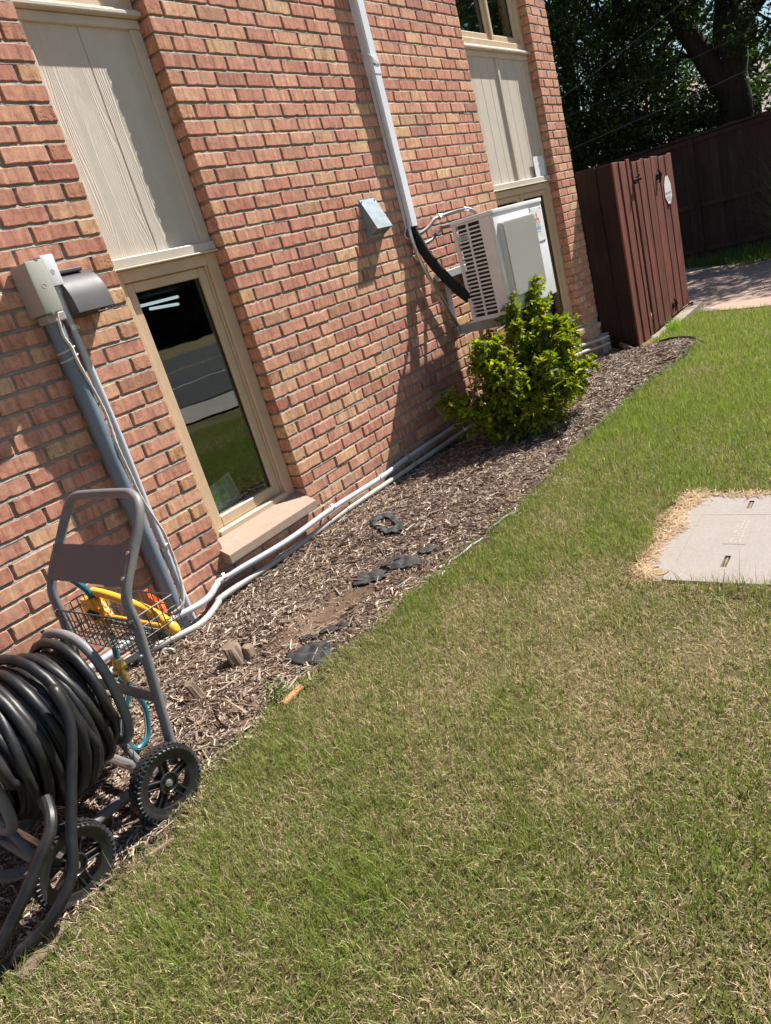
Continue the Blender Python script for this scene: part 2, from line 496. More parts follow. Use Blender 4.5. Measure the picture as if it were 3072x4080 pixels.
MAT = dict(
    brick=brick_mat('fired_brick'), brick_i=brick_mat('fired_brick_field', island=True),
    header=brick_mat('fired_brick_end', header=True), header_i=brick_mat('fired_brick_end_field', island=True, header=True),
    mortar=mortar_mat(),
    siding=siding_mat('painted_siding', (0.56, 0.50, 0.425)),
    trim=simple('painted_trim', (0.54, 0.475, 0.395), 0.5, 0.07, 9, 0.15, 60, 0.002),
    frame=simple('tan_window_paint', (0.56, 0.42, 0.28), 0.45, 0.07, 9, 0.08, 60, 0.001),
    sill=concrete_mat('precast_sill', (0.40, 0.30, 0.235), 2.0, 0.85),
    glass=glass_mat(),
    dark=simple('dark_interior', (0.07, 0.075, 0.08), 0.9),
    rubber=simple('dark_gasket', (0.02, 0.02, 0.02), 0.7),
    foundation=concrete_mat('parged_foundation', (0.48, 0.38, 0.30), 2.0),
    white_cover=simple('white_plastic', (0.74, 0.75, 0.79), 0.35, 0.05, 6, dirt=((0.5, 0.48, 0.44), 0.15, 3)),
    black_foam=simple('black_foam', (0.012, 0.012, 0.013), 0.85, 0.2, 30, 0.4, 120, 0.002),
    grey_whip=simple('grey_flex_conduit', (0.17, 0.16, 0.15), 0.5, 0.08, 20),
    galv=simple('galvanised_sheet', (0.26, 0.315, 0.34), 0.45, 0.12, 25, 0.05, 40, 0.001, metal=0.3),
    steel=simple('steel', (0.60, 0.60, 0.60), 0.3, 0.1, 40, metal=0.9),
    bracket=simple('bracket_paint', (0.42, 0.45, 0.44), 0.45, 0.08, 14),
    ac=simple('ivory_enamel', (0.80, 0.80, 0.81), 0.35, 0.04, 5, dirt=((0.5, 0.44, 0.36), 0.3, 4)),
    ac_rib=simple('ivory_enamel_grille', (0.60, 0.575, 0.54), 0.4, 0.04, 5),
    ac_dark=simple('coil_dark', (0.03, 0.032, 0.033), 0.7, 0.2, 60),
    paper=simple('sticker_white', (0.78, 0.77, 0.72), 0.5, 0.03),
    red=simple('print_red', (0.62, 0.045, 0.05), 0.5, 0.05),
    ink=simple('print_grey', (0.12, 0.12, 0.13), 0.6, 0.05),
    blue=simple('print_blue', (0.12, 0.26, 0.62), 0.5, 0.05),
    pvc=simple('pvc_grey', (0.43, 0.455, 0.49), 0.38, 0.06, 8, dirt=((0.42, 0.36, 0.3), 0.35, 9)),
    pvc_dirty=simple('pvc_dusty', (0.40, 0.38, 0.35), 0.5, 0.08, 8, dirt=((0.36, 0.28, 0.21), 0.7, 7)),
    slate=simple('slate_conduit', (0.145, 0.185, 0.235), 0.45, 0.12, 7, dirt=((0.22, 0.25, 0.28), 0.4, 5)),
    box=simple('box_grey_beige', (0.40, 0.40, 0.34), 0.5, 0.05, 8),
    boxside=simple('box_body', (0.36, 0.33, 0.31), 0.55, 0.08, 8, dirt=((0.24, 0.2, 0.18), 0.4, 8)),
    vent=simple('vent_plastic', (0.085, 0.083, 0.088), 0.5, 0.08, 10, spec=0.25, dirt=((0.13, 0.125, 0.12), 0.3, 14)),
    cord=simple('cord_white', (0.56, 0.52, 0.46), 0.7, 0.08, 30, 0.5, 300, 0.002),
    tube=simple('grey_powdercoat', (0.155, 0.148, 0.155), 0.5, 0.08, 20, 0.06, 200, 0.0005, dirt=((0.27, 0.235, 0.21), 0.5, 7)),
    plate=simple('grey_plate', (0.12, 0.118, 0.125), 0.5, 0.07, 12),
    hose=simple('black_hose', (0.015, 0.015, 0.0165), 0.42, 0.25, 30, 0.35, 420, 0.0007, spec=0.4, dirt=((0.06, 0.052, 0.046), 0.6, 10)),
    tyre=simple('tyre_rubber', (0.022, 0.022, 0.024), 0.5, 0.2, 40, 0.2, 220, 0.001, dirt=((0.06, 0.05, 0.04), 0.4, 20)),
    rim=simple('black_plastic', (0.020, 0.020, 0.022), 0.35, 0.2, 30, dirt=((0.05, 0.043, 0.036), 0.35, 14)),
    wire=simple('wire', (0.075, 0.07, 0.068), 0.5, 0.15, 30, metal=0.3),
    yellow=simple('yellow_plastic', (0.85, 0.42, 0.045), 0.35, 0.06, 12),
    yellow2=simple('yellow_plastic_faded', (0.80, 0.40, 0.05), 0.5, 0.06, 12),
    teal=simple('teal_hose', (0.015, 0.12, 0.16), 0.35, 0.12, 20),
    brass=simple('brass', (0.50, 0.36, 0.14), 0.35, 0.2, 60, metal=0.8),
    orange=simple('orange_bag', (0.80, 0.13, 0.03), 0.5, 0.12, 25, 0.3, 60, 0.004),
    fabric=simple('landscape_fabric', (0.022, 0.022, 0.023), 0.75, 0.2, 20, 0.4, 400, 0.001),
    stump=wood_mat('stump_wood', (0.09, 0.062, 0.046), (0.27, 0.20, 0.145)),
    newwood=wood_mat('fresh_wood', (0.36, 0.17, 0.07), (0.48, 0.26, 0.12)),
    chip=chip_mat(), soil=soil_mat(), ground=ground_mat(),
    grass=tint_mat('grass_blade', 0.55, 0.4), straw=tint_mat('straw', 0.7, 0.2), leaf=tint_mat('leaf', 0.5, 0.42, 0.35),
    treeleaf=tint_mat('tree_leaf', 0.6, 0.28, 0.2),
    bark=wood_mat('bark', (0.014, 0.011, 0.009), (0.045, 0.036, 0.029), 0.95, 2.0),
    twig=simple('twig', (0.13, 0.10, 0.07), 0.8, 0.2, 60),
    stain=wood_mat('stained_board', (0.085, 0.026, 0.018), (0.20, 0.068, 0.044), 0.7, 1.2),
    shadestain=wood_mat('shade_darkened_board', (0.014, 0.006, 0.005), (0.034, 0.015, 0.012), 0.75, 0.9),  # gate stain with the side panel's shade darkened into it; also on rails, posts
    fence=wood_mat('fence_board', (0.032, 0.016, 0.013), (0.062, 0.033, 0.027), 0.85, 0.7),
    iron=simple('black_iron', (0.015, 0.015, 0.016), 0.4, 0.2, 60, metal=0.4),
    lid=concrete_mat('polymer_concrete', (0.315, 0.28, 0.26), 3.0, 0.93),
    drive=concrete_mat('driveway_concrete', (0.40, 0.285, 0.225), 1.0, 0.82),
    kerb=concrete_mat('kerb_concrete', (0.33, 0.28, 0.225), 1.5, 0.8),
    crack=simple('crack_dirt', (0.05, 0.042, 0.036), 0.95),
    gravel=concrete_mat('gravel', (0.30, 0.25, 0.22), 3.0, 0.6),
    walk=concrete_mat('sidewalk_concrete', (0.42, 0.38, 0.33), 1.0), road=asphalt_mat(),
    yellowpaint=simple('road_yellow', (0.55, 0.33, 0.05), 0.7), whitepaint=simple('road_white', (0.6, 0.6, 0.58), 0.7),
    shingle=shingle_mat('roof_shingle', (0.40, 0.32, 0.30)), neighbour=simple('neighbour_wall', (0.35, 0.30, 0.26), 0.8, 0.1, 2),
    cable=simple('cable', (0.02, 0.02, 0.02), 0.6), cable2=simple('cable_pale', (0.10, 0.10, 0.10), 0.5),
    tubelamp=emit_mat('fluorescent', (0.85, 0.88, 1.0), 0.55),
    card=simple('card_paper', (0.40, 0.46, 0.42), 0.7, 0.05), cardink=simple('card_ink', (0.10, 0.14, 0.13), 0.7), cardgreen=simple('card_green', (0.16, 0.42, 0.06), 0.7), cardblue=simple('card_blue', (0.16, 0.26, 0.45), 0.7),
    notice=simple('notice_sheet', (0.74, 0.76, 0.80), 0.4, 0.03), noticeink=simple('notice_ink', (0.55, 0.58, 0.63), 0.5),
    signwhite=simple('sign_white', (0.74, 0.72, 0.72), 0.4, 0.03), signink=simple('sign_ink', (0.10, 0.11, 0.13), 0.6),
)

# ------------------------------------------------------------------ terrain
def sstep(a, b, x):
    t = np.clip((np.asarray(x, float) - a) / (b - a), 0, 1)
    return t * t * (3 - 2 * t)

def wob(x, y, s=1.0, ph=0.0):
    x = np.asarray(x, float) * s; y = np.asarray(y, float) * s
    return (np.sin(x * 1.7 + y * 0.9 + ph) + np.sin(-x * 1.1 + y * 2.3 + 1.3 + ph) + np.sin(x * 3.1 + y * 2.7 + 0.4 + 2 * ph) * 0.5 + np.sin(x * 4.9 - y * 4.1 + 2.1) * 0.35) / 2.85

def slope(x):
    x = np.asarray(x, float)
    return -0.05 * np.clip(x - 0.6, 0, 5.8) * sstep(0.4, 1.4, x)

BX = np.array([-6, -2.6, -1.88, -1.53, -1.25, -0.82, -0.36, 0.07, 0.38, 0.9, 1.44, 1.97, 2.6, 3.53, 4.25, 4.45, 4.58, 4.62])
BY = np.array([-.98, -.99, -.985, -.93, -.895, -.955, -1.005, -1.045, -1.065, -1.04, -1.0, -.985, -.965, -.985, -.93, -.84, -.70, -.40])
def bed_y(x):
    return np.interp(x, BX, BY) + 0.012 * np.sin(np.asarray(x) * 19.0) + 0.008 * np.sin(np.asarray(x) * 43.0 + 1)

def gz(x, y):
    x = np.asarray(x, float); y = np.asarray(y, float)
    z = slope(x) + 0.010 * wob(x, y, 1.3) * sstep(-1.0, -1.5, y) * sstep(30, 8, np.abs(x))
    by = np.interp(x, BX, BY)
    return z - 0.07 * sstep(by + 0.02, by + 0.16, y) * sstep(4.60, 4.45, x)

def bz(x, y):     # surface of the planting bed
    x = np.asarray(x, float); y = np.asarray(y, float)
    z = slope(x) + 0.006 + 0.016 * wob(x, y, 3.0, 1.0) * sstep(0.0, -0.15, y) - 0.02 * np.exp(-(((x + 0.72) / 0.28) ** 2 + ((y + 0.66) / 0.16) ** 2))
    z = z + 0.010 * sstep(-0.2, -0.05, y)
    return z

def grid_sheet(name, xs, ys, zf, mat, kind='structure', mask=None):
    X, Y = np.meshgrid(xs, ys)
    Z = zf(X, Y)
    V = np.stack([X, Y, Z], -1).reshape(-1, 3)
    nx, ny = len(xs), len(ys)
    i, j = np.meshgrid(np.arange(nx - 1), np.arange(ny - 1))
    a = (j * nx + i).ravel()
    F = np.stack([a, a + 1, a + nx + 1, a + nx], -1)
    if mask is not None:
        cx = V[F].mean(1); F = F[mask(cx[:, 0], cx[:, 1])]
    o = mesh_np(name, V, F, mat, smooth=True)
    o['kind'] = kind
    return o

xs = np.concatenate([np.linspace(-160, -5, 14), np.arange(-4.5, 13, 0.12), np.linspace(13.5, 220, 18)])
ys = np.concatenate([np.linspace(-160, -9, 16), np.arange(-8.5, 3.2, 0.12), np.linspace(3.6, 160, 12)])
ground = grid_sheet('ground', xs, ys, gz, MAT['ground'])

# planting bed sheet
nx = 360
bxs = np.linspace(-3.6, 4.6, nx); vv = np.linspace(0, 1, 46)
X = np.repeat(bxs[None, :], len(vv), 0); Yb = bed_y(bxs) - 0.02
Y = 0.02 + (Yb[None, :] - 0.02) * vv[:, None]
edge = sstep(1.0, 0.93, vv)[:, None]
Zs = bz(X, Y) * edge + (gz(X, Y) + 0.003) * (1 - edge)
V = np.stack([X, Y, Zs], -1).reshape(-1, 3)
i, j = np.meshgrid(np.arange(nx - 1), np.arange(len(vv) - 1)); a = (j * nx + i).ravel()
bed = mesh_np('mulch_bed', V, np.stack([a, a + nx, a + nx + 1, a + 1], -1), MAT['soil'], smooth=True)
bed['kind'] = 'structure'

# street side (mirrored in the window panes) and driveway
def strip(name, y0, y1, dz, mat, x0=-120, x1=200):
    xs_ = np.concatenate([np.linspace(x0, -2, 6), np.linspace(-1, 8, 40), np.linspace(9, x1, 8)])
    return grid_sheet(name, xs_, np.linspace(y0, y1, 6), lambda X_, Y_: slope(X_) + dz, mat)
strip('sidewalk', -7.9, -5.6, 0.03, MAT['walk'])
strip('road', -27, -8.3, -0.02 + 0.035, MAT['road'])
ym = strip('road_marking', -17.6, -17.45, 0.02, MAT['yellowpaint'])
strip('road_marking', -12.3, -12.2, 0.02, MAT['whitepaint'])

def poly_sheet(name, pts, dz, mat, thick=0.0, sub=0.35, kind='structure'):
    bm = bmesh.new()
    vs_ = [bm.verts.new((x, y, 0)) for x, y in pts]
    bm.faces.new(vs_)
    bmesh.ops.triangulate(bm, faces=bm.faces[:])
    for _ in range(40):
        es = [e for e in bm.edges if e.calc_length() > sub * 2]
        if not es: break
        bmesh.ops.subdivide_edges(bm, edges=es, cuts=1)
        bmesh.ops.triangulate(bm, faces=[f for f in bm.faces if len(f.verts) > 3])
    for v in bm.verts: v.co.z = float(slope(v.co.x)) + dz
    bmesh.ops.recalc_face_normals(bm, faces=bm.faces[:])
    if bm.faces[:] and bm.faces[0].normal.z < 0: bmesh.ops.reverse_faces(bm, faces=bm.faces[:])
    me = bpy.data.meshes.new(name); bm.to_mesh(me); bm.free(); me.materials.append(mat)
    o = bpy.data.objects.new(name, me); link(o)
    if kind: o['kind'] = kind
    return o
drive = poly_sheet('driveway', [(4.9, -5.6), (5.05, -3.6), (5.42, -2.2), (5.82, -1.30), (6.05, -0.86), (6.28, -0.57), (6.5, -0.40), (6.64, -0.30), (6.64, 3.4), (11.3, 3.4), (11.0, 0.9), (10.3, 0.15), (9.75, -0.35), (9.9, -1.0), (10.3, -5.6)], 0.016, MAT['drive'], sub=0.6)

# ------------------------------------------------------------------ the brick house
BL, BH, JT = 0.19414, 0.0677, 0.0120
Z0 = 36.8 * BH
house = thing('brick_house', 'red brick house wall with tan windows beside the mulch bed', 'house')
XW0, XW1 = -0.609, 0.0          # left window bay
XR0, XR1, XE = 2.806, 4.027, 4.432

core = MB()
yc0, yc1 = 0.0085, 0.22
core.box(-3.4, XW0 - 0.010, yc0, yc1, -0.8, 6.0)
core.box(XW1 + 0.010, XR0 - 0.010, yc0, yc1, -0.8, 6.0)
core.box(XR1 + 0.010, XE - 0.010, yc0, yc1, -0.8, 6.0)
core.box(XW0 - 0.010, XW1 + 0.010, yc0, yc1 - 0.001, -0.8, 0.16)
core.box(XR0 - 0.010, XR1 + 0.010, yc0, yc1 - 0.001, -0.8, 0.14)
core.build('wall', MAT['mortar'], house, smooth=False)
# weathered joints: each bed joint slopes out to the brick below it
jm = MB()
def joint(x0, x1, z0):
    n = max(2, int((x1 - x0) / 0.03)); V, F = [], []
    for k in range(n + 1):
        x = x0 + (x1 - x0) * k / n
        a, b = random.gauss(0, 0.0007), random.gauss(0, 0.0008)
        V += [(x, 0.0012 + abs(a), z0 - 0.0006), (x, 0.0042 + b, z0 + JT * (0.42 + random.gauss(0, 0.05))), (x, 0.0080, z0 + JT + 0.001)]
    for k in range(n):
        for q in (0, 1): F.append((3 * k + q, 3 * k + 3 + q, 3 * k + 4 + q, 3 * k + 1 + q))
    jm.add(V, F)
for r in range(-18, 44):
    zt = 36.8 * BH - (r + 1) * BH
    if zt > 0.150:
        joint(-3.4, XW0 - 0.002, zt); joint(0.002, XR0 - 0.002, zt)
    else:
        joint(-3.4, XR0, zt)
    joint(XR1 + 0.002, XE - 0.002, zt + (0.644 * BH if zt > 0.150 else 0))
jm.build('mortar_joint', MAT['mortar'], house, sharp=60)
# rest of the shell: back rooms (closed, dark inside)
shell = MB()
shell.box(-3.4, 4.4, 5.6, 5.8, -1.2, 6.0)
shell.box(-3.6, -3.4, 0.02, 5.8, -1.2, 6.0)
shell.box(XE - 0.24, XE - 0.012, yc1, 5.8, -1.2, 6.0)
shell.box(-3.4, XE - 0.24, 0.221, 5.6, 1.56, 2.30)
shell.box(-3.4, XE - 0.24, 0.221, 5.6, 5.8, 6.0)
shell.box(-3.4, XE - 0.24, 0.221, 5.6, -1.2, -1.0)
shell.build('room', MAT['dark'], house, smooth=False)

# --- brick shapes
def brick_shape(L, H, D, seed, amp=0.0008):
    rr = random.Random(seed)
    pts = []
    nl, nh = 9, 3
    hx, hz = L / 2, H / 2
    for k in range(nl): pts.append((-hx + L * k / nl, -hz))
    for k in range(nh): pts.append((hx, -hz + H * k / nh))
    for k in range(nl): pts.append((hx - L * k / nl, hz))
    for k in range(nh): pts.append((-hx, hz - H * k / nh))
    n = len(pts)
    corner = {0, nl, nl + nh, 2 * nl + nh}
    out, inn = [], []
    for k, (x, z) in enumerate(pts):
        a = amp
        jx, jz = rr.gauss(0, a), rr.gauss(0, a)
        chip = abs(rr.gauss(0.0012, 0.0006)) if rr.random() < 0.10 else 0.0
        c = 0.0010 if k in corner else 0.0
        d = math.hypot(x, z) or 1
        cut = chip + c
        ox, oz = x - cut * x / d + jx, z - cut * (z / d) * 1.5 + jz
        out.append((ox, oz))
        ins = 0.0022 + abs(rr.gauss(0, 0.0006)) + chip
        inn.append((ox - math.copysign(ins if abs(x) > hx - 1e-6 or k in corner else 0, x), oz - math.copysign(ins if abs(z) > hz - 1e-6 else 0, z)))
    V = [(x, 0.0 + rr.gauss(0, 0.00012), z) for x, z in inn]
    V += [(x, 0.0028 + abs(rr.gauss(0, 0.0006)), z) for x, z in out]
    V += [(x, D, z) for x, z in out]
    V.append((0, rr.gauss(0, 0.0001), 0))
    F = []
    for k in range(n):
        k2 = (k + 1) % n
        F.append((k, k2, 3 * n))
        F.append((k, n + k, n + k2, k2))
        F.append((n + k, 2 * n + k, 2 * n + k2, n + k2))
    # triangulate quads for a uniform array
    T = []
    for f in F:
        T.append(f[:3])
        if len(f) == 4: T.append((f[0], f[2], f[3]))
    return np.array(V), np.array(T)

SHAPES = {}
def shape(L, seed):
    key = (round(L, 3), seed)
    if key not in SHAPES:
        SHAPES[key] = brick_shape(L, BH - JT, 0.105, hash((key[0] * 1000 // 1, seed)) & 0xffff)
    return SHAPES[key]

places = []     # (x centre, z centre, length, header?)
def course(x0, x1, r, ph, off=0.0, zlo=-9):
    ztop = Z0 - (r + off) * BH
    zc = ztop - (BH - JT) / 2
    x = x0
    k = 0
    first = True
    while x < x1 - 0.02:
        L = BL - JT
        hd = False
        if first and ph: L = BL / 2 - JT; hd = True
        if x + L > x1 - 0.004: L = x1 - x
        elif x1 - (x + L + JT) < 0.035: L = x1 - x
        if L < BL * 0.62: hd = True
        if L > 0.03: places.append((x + L / 2, zc, L, hd))
        x += L + JT
        first = False
for r in range(-18, 45):
    ztop = Z0 - r * BH
    if ztop < 0.150:      # continuous under the left window
        course(-3.39 - (BL / 2 if r % 2 else 0), XR0, r, False)
        course(XR0 + JT, XE, r, r % 2 == 0)
    else:
        # left pier is laid from its right edge
        x1 = XW0; xs_, ph = [], (r % 2 == 0)
        x = x1
        while x > -3.4:
            L = (BL / 2 - JT) if (ph and x == x1) else BL - JT
            places.append((x - L / 2, ztop - (BH - JT) / 2, L, ph and x == x1)); x -= L + JT
        course(0.0, XR0, r, r % 2 == 0)
        course(XR1, XE, r, r % 2 == 0, -0.644)

# choose the 300 that show largest
Cc = np.array(CAM_C); Rm = np.array(CAM_R)
def in_frame(x, y, z):
    c = Rm @ (np.array([x, y, z]) - Cc)
    if c[2] < 0.1: return None
    u, v = 1536 + 2808.3 * c[0] / c[2], 2040 + 2808.3 * c[1] / c[2]
    if -60 < u < 3130 and -60 < v < 4140: return c[2]
    return None
scored = []
for n_, (x, z, L, hd) in enumerate(places):
    dpt = in_frame(x, 0, z)
    if dpt and z > 0.03: scored.append((dpt / math.sqrt(L) / (1 if not hd else 1), n_))
scored.sort()
single = set(n_ for _, n_ in scored[:300])
mesh_cache = {}
FV, FF, HV, HF = [], [], [], []
fo = ho = 0
for n_, (x, z, L, hd) in enumerate(places):
    sd = RNG.integers(0, 14)
    Vb, Tb = shape(L, int(sd))
    dy = RNG.normal(0, 0.0011); rz_ = RNG.normal(0, 0.004); rx_ = RNG.normal(0, 0.004); ry_ = RNG.normal(0, 0.003)
    if n_ in single:
        key = (round(L, 3), int(sd), hd)
        if key not in mesh_cache:
            me = bpy.data.meshes.new('brick'); me.from_pydata(Vb.tolist(), [], Tb.tolist())
            me.materials.append(MAT['header'] if hd else MAT['brick'])
            me.shade_flat()
            mesh_cache[key] = me
        o = bpy.data.objects.new('brick', mesh_cache[key])
        o.location = (x, dy, z); o.rotation_euler = (rx_, ry_, rz_)
        link(o, house)
    else:
        W = Vb.copy(); W[:, 2] += Vb[:, 0] * -ry_; W[:, 1] += Vb[:, 0] * rz_
        W += np.array([x, dy, z])
        if hd: HV.append(W); HF.append(Tb + ho); ho += len(W)
        else: FV.append(W); FF.append(Tb + fo); fo += len(W)
o = mesh_np('brick_field', np.concatenate(FV), np.concatenate(FF), MAT['brick_i'], house); o['kind'] = 'stuff'
o = mesh_np('brick_field', np.concatenate(HV), np.concatenate(HF), MAT['header_i'], house); o['kind'] = 'stuff'

# --- windows
YC = 0.072
def window(x0, x1, z0, z1, mull=None, cw=0.066, bottom=0.05, top=0.05, label=None, upper=False):
    wn = MB()
    cs = YC
    # casing: jambs, head
    wn.box(x0 + 0.002, x0 + cw, cs, cs + 0.10, z0, z1, 0.003)
    wn.box(x1 - cw, x1 - 0.002, cs, cs + 0.10, z0, z1, 0.003)
    wn.box(x1 - cw - 0.012, x1 - cw - 0.001, cs + 0.016, cs + 0.1, z0 + 0.01, z1 - top, 0.002)
    wn.box(x0 + cw + 0.001, x0 + cw + 0.012, cs + 0.016, cs + 0.1, z0 + 0.01, z1 - top, 0.002)
    wn.box(x0 + cw + 0.0005, x1 - cw - 0.0005, cs + 0.002, cs + 0.10, z1 - top, z1 - 0.0005, 0.003)
    wn.box(x0 + cw + 0.0005, x1 - cw - 0.0005, cs - 0.008, cs + 0.10, z0 - 0.002, z0 + bottom, 0.004)
    o = wn.build('window', MAT['frame'], house)
    if label: o['label'] = label
    xa, xb = x0 + cw + 0.0125, x1 - cw - 0.0125
    spans = [(xa, xb)] if mull is None else [(xa, mull - 0.016), (mull + 0.016, xb)]
    if mull is not None:
        MB().box(mull - 0.0155, mull + 0.0155, cs + 0.006, cs + 0.09, z0 + bottom + 0.0005, z1 - top - 0.0005, 0.004).build('mullion', MAT['frame'], o)
    for (a, b) in spans:
        s = MB(); sw = 0.042; ys_ = cs + 0.022; zb, zt = z0 + bottom + 0.001, z1 - top - 0.001
        s.box(a, a + sw, ys_, ys_ + 0.05, zb, zt, 0.004)
        s.box(b - sw, b, ys_, ys_ + 0.05, zb, zt, 0.004)
        s.box(a + sw, b - sw, ys_ + 0.001, ys_ + 0.05, zt - sw, zt - 0.0005, 0.004)
        s.box(a + sw, b - sw, ys_ + 0.001, ys_ + 0.05, zb + 0.0005, zb + sw + 0.012, 0.004)
        so_ = s.build('sash', MAT['frame'], o)
        MB().box(a + sw - 0.004, b - sw + 0.004, ys_ + 0.022, ys_ + 0.027, zb + sw, zt - sw + 0.004).build('pane', MAT['glass'], o, smooth=False)
        g = MB()
        g.box(a + sw, a + sw + 0.006, ys_ + 0.014, ys_ + 0.021, zb + sw + 0.012, zt - sw)
        g.box(b - sw - 0.006, b - sw, ys_ + 0.014, ys_ + 0.021, zb + sw + 0.012, zt - sw)
        g.build('gasket', MAT['rubber'], o, smooth=False)
    return o

def sill(x0, x1, ztf, ztb, zb, yf, parent):
    prof = [(YC + 0.03, zb + 0.012), (YC + 0.03, ztb), (YC - 0.005, ztb), (yf + 0.006, ztf), (yf, ztf - 0.006), (yf, zb + 0.004), (yf + 0.004, zb)]
    s = MB().prism(prof, lambda p: (x0, p[0], p[1]), lambda p: (x1, p[0], p[1]))
    return s.build('sill', MAT['sill'], parent, sharp=30)

w1 = window(XW0, XW1, 0.222, 1.476, label='tall lower window with a printed card leaning inside its dark pane')
sill(XW0 - 0.018, -0.004, 0.198, 0.246, 0.150, -0.055, w1)
w2 = window(XR0, XR1, 0.205, 1.476, mull=3.43, label='wide lower window behind the outdoor condenser')
sill(XR0 + 0.004, XR1 + 0.004, 0.182, 0.222, 0.134, -0.055, w2)
w3 = window(XW0, XW1, 2.468, 4.0, label='upper window above the left siding panel')
w4 = window(XR0, XR1, 2.495, 4.0, mull=3.46, label='upper window mirroring leaves and sky')

# --- siding panels between the windows
def siding(x0, x1, z0, z1, batten=None, label=None):
    b = MB()
    n = max(2, round((x1 - x0) / 0.2))
    xx = np.linspace(x0 + 0.06, x1 - 0.06, n + 1)
    yb = YC + 0.014
    # boards with V grooves between them
    prof = []
    if batten is None: grooves = [x0 + 0.30]
    else: grooves = [x0 + 0.16, x0 + 0.33, x0 + 0.47, x0 + 0.78, x0 + 0.95, x0 + 1.08]
    prof.append((x0 + 0.05, yb))
    for g in grooves:
        prof += [(g - 0.004, yb), (g, yb + 0.005), (g + 0.004, yb)]
    prof += [(x1 - 0.05, yb), (x1 - 0.05, yb + 0.02), (x0 + 0.05, yb + 0.02)]
    o = b.prism(prof, lambda p: (p[0], p[1], z0), lambda p: (p[0], p[1], z1)).build('siding_panel', MAT['siding'], house, sharp=20)
    if label: o['label'] = label
    t = MB(); t.box(x1 - 0.058, x1 - 0.002, YC, YC + 0.03, z0, z1, 0.003); t.build('stile', MAT['trim'], o)
    t = MB(); t.box(x0 + 0.002, x0 + 0.058, YC, YC + 0.03, z0, z1, 0.003); t.build('stile', MAT['trim'], o)
    if batten:
        MB().box(batten - 0.018, batten + 0.018, YC - 0.004, yb + 0.006, z0 + 0.002, z1 - 0.002, 0.003).build('batten', MAT['trim'], o)
    # bottom trim board with a drip lip, top rail, weathered wooden sill
    MB().box(x0 + 0.002, x1 - 0.002, YC - 0.020, YC + 0.05, z0 - 0.040, z0 - 0.0005, 0.004).box(x0 + 0.002, x1 - 0.002, YC - 0.030, YC + 0.05, z0 - 0.048, z0 - 0.0405, 0.002).build('trim_board', MAT['trim'], o)
    MB().box(x0 + 0.002, x1 - 0.002, YC - 0.006, YC + 0.05, z1 + 0.0005, z1 + 0.036, 0.004).build('top_rail', MAT['trim'], o)
    ws = MB()
    ws.box(x0 + 0.002, x1 - 0.002, YC - 0.040, YC + 0.06, z1 + 0.037, z1 + 0.055, 0.004)
    ws.box(x0 + 0.002, x1 - 0.002, YC - 0.026, YC + 0.06, z1 + 0.0555, z1 + 0.066, 0.003)
    ws.build('wooden_sill', MAT['trim'], o)
    return o
siding(XW0, XW1, 1.524, 2.400, label='pressed-grain siding panel below the upper window')
siding(XR0, XR1, 1.527, 2.428, batten=3.43, label='siding panel with a centre batten')
MB().box(4.30, 4.515, -0.052, 0.09, -0.40, 0.0, 0.006).build('foundation_block', MAT['foundation'], house)

# --- glowing tubes and card inside
def lamp(name, p, q, label):
    o = MB().cyl(p, q, 0.016, 10).build(name, MAT['tubelamp'])
    tag(o, label, 'lamp', None)
    return o
lamp('fluorescent_lamp', (2.33, 4.0, 1.482), (2.86, 4.0, 1.480), 'glowing tube lamp seen through the tall left pane, upper of two')
lamp('fluorescent_lamp', (2.45, 4.0, 1.43), (2.83, 4.0, 1.405), 'glowing tube lamp seen through the tall left pane, lower of two')

card = thing('printed_card', 'pale printed card with green and blue blots leaning behind the left pane', 'card', (-0.38, 0.15, 0.30))
ca, cb, cc = Vector((-0.312, 0.148, 0.486)), Vector((-0.258, 0.148, 0.352)), Vector((-0.500, 0.148, 0.452))
ex = (ca - cc).normalized(); ey = (ca - cb); ey = (ey - ex * ey.dot(ex)).normalized(); en = Vector((0, -1, 0))
cw_, ch_ = 0.215, 0.150
corg = ca - ex * cw_ - ey * ch_
def card_quad(u0, u1, v0, v1, lift, nm, mat, th=0.0006):
    P = [corg + ex * u + ey * v + en * lift for u, v in ((u0, v0), (u1, v0), (u1, v1), (u0, v1))]
    Q = [p - en * th for p in P]
    m = MB().add(P + Q, [(0, 1, 2, 3), (7, 6, 5, 4), (0, 4, 5, 1), (1, 5, 6, 2), (2, 6, 7, 3), (3, 7, 4, 0)])
    ob = m.build(nm, mat, None, smooth=False)
    ob.parent = card; ob.matrix_parent_inverse = Matrix.Translation(-Vector(card.location))
    return ob
card_quad(0, cw_, 0, ch_, 0, 'sheet', MAT['card'])
bd = MB()
def rect_frame(m, u0, u1, v0, v1, t, lift):
    for (a, b, c, d) in ((u0, u1, v0, v0 + t), (u0, u1, v1 - t, v1), (u0, u0 + t, v0 + t, v1 - t), (u1 - t, u1, v0 + t, v1 - t)):
        m.add([corg + ex * u + ey * v + en * lift for u, v in ((a, c), (b, c), (b, d), (a, d))], [(0, 1, 2, 3)])
rect_frame(bd, 0.03, 0.165, 0.02, ch_ - 0.02, 0.003, 0.0008)
rect_frame(bd, 0.022, 0.172, 0.012, ch_ - 0.012, 0.0015, 0.0008)
for k in range(16):
    u = 0.032 + k * 0.0085
    bd.add([corg + ex * a + ey * b + en * 0.0008 for a, b in ((u, ch_ - 0.010), (u + 0.003, ch_ - 0.010), (u + 0.003, ch_ - 0.004), (u, ch_ - 0.004))], [(0, 1, 2, 3)])
for k in range(9):
    v = 0.012 + k * 0.0085
    bd.add([corg + ex * a + ey * b + en * 0.0008 for a, b in ((0.176, v), (0.208, v), (0.208, v + 0.003), (0.176, v + 0.003))], [(0, 1, 2, 3)])
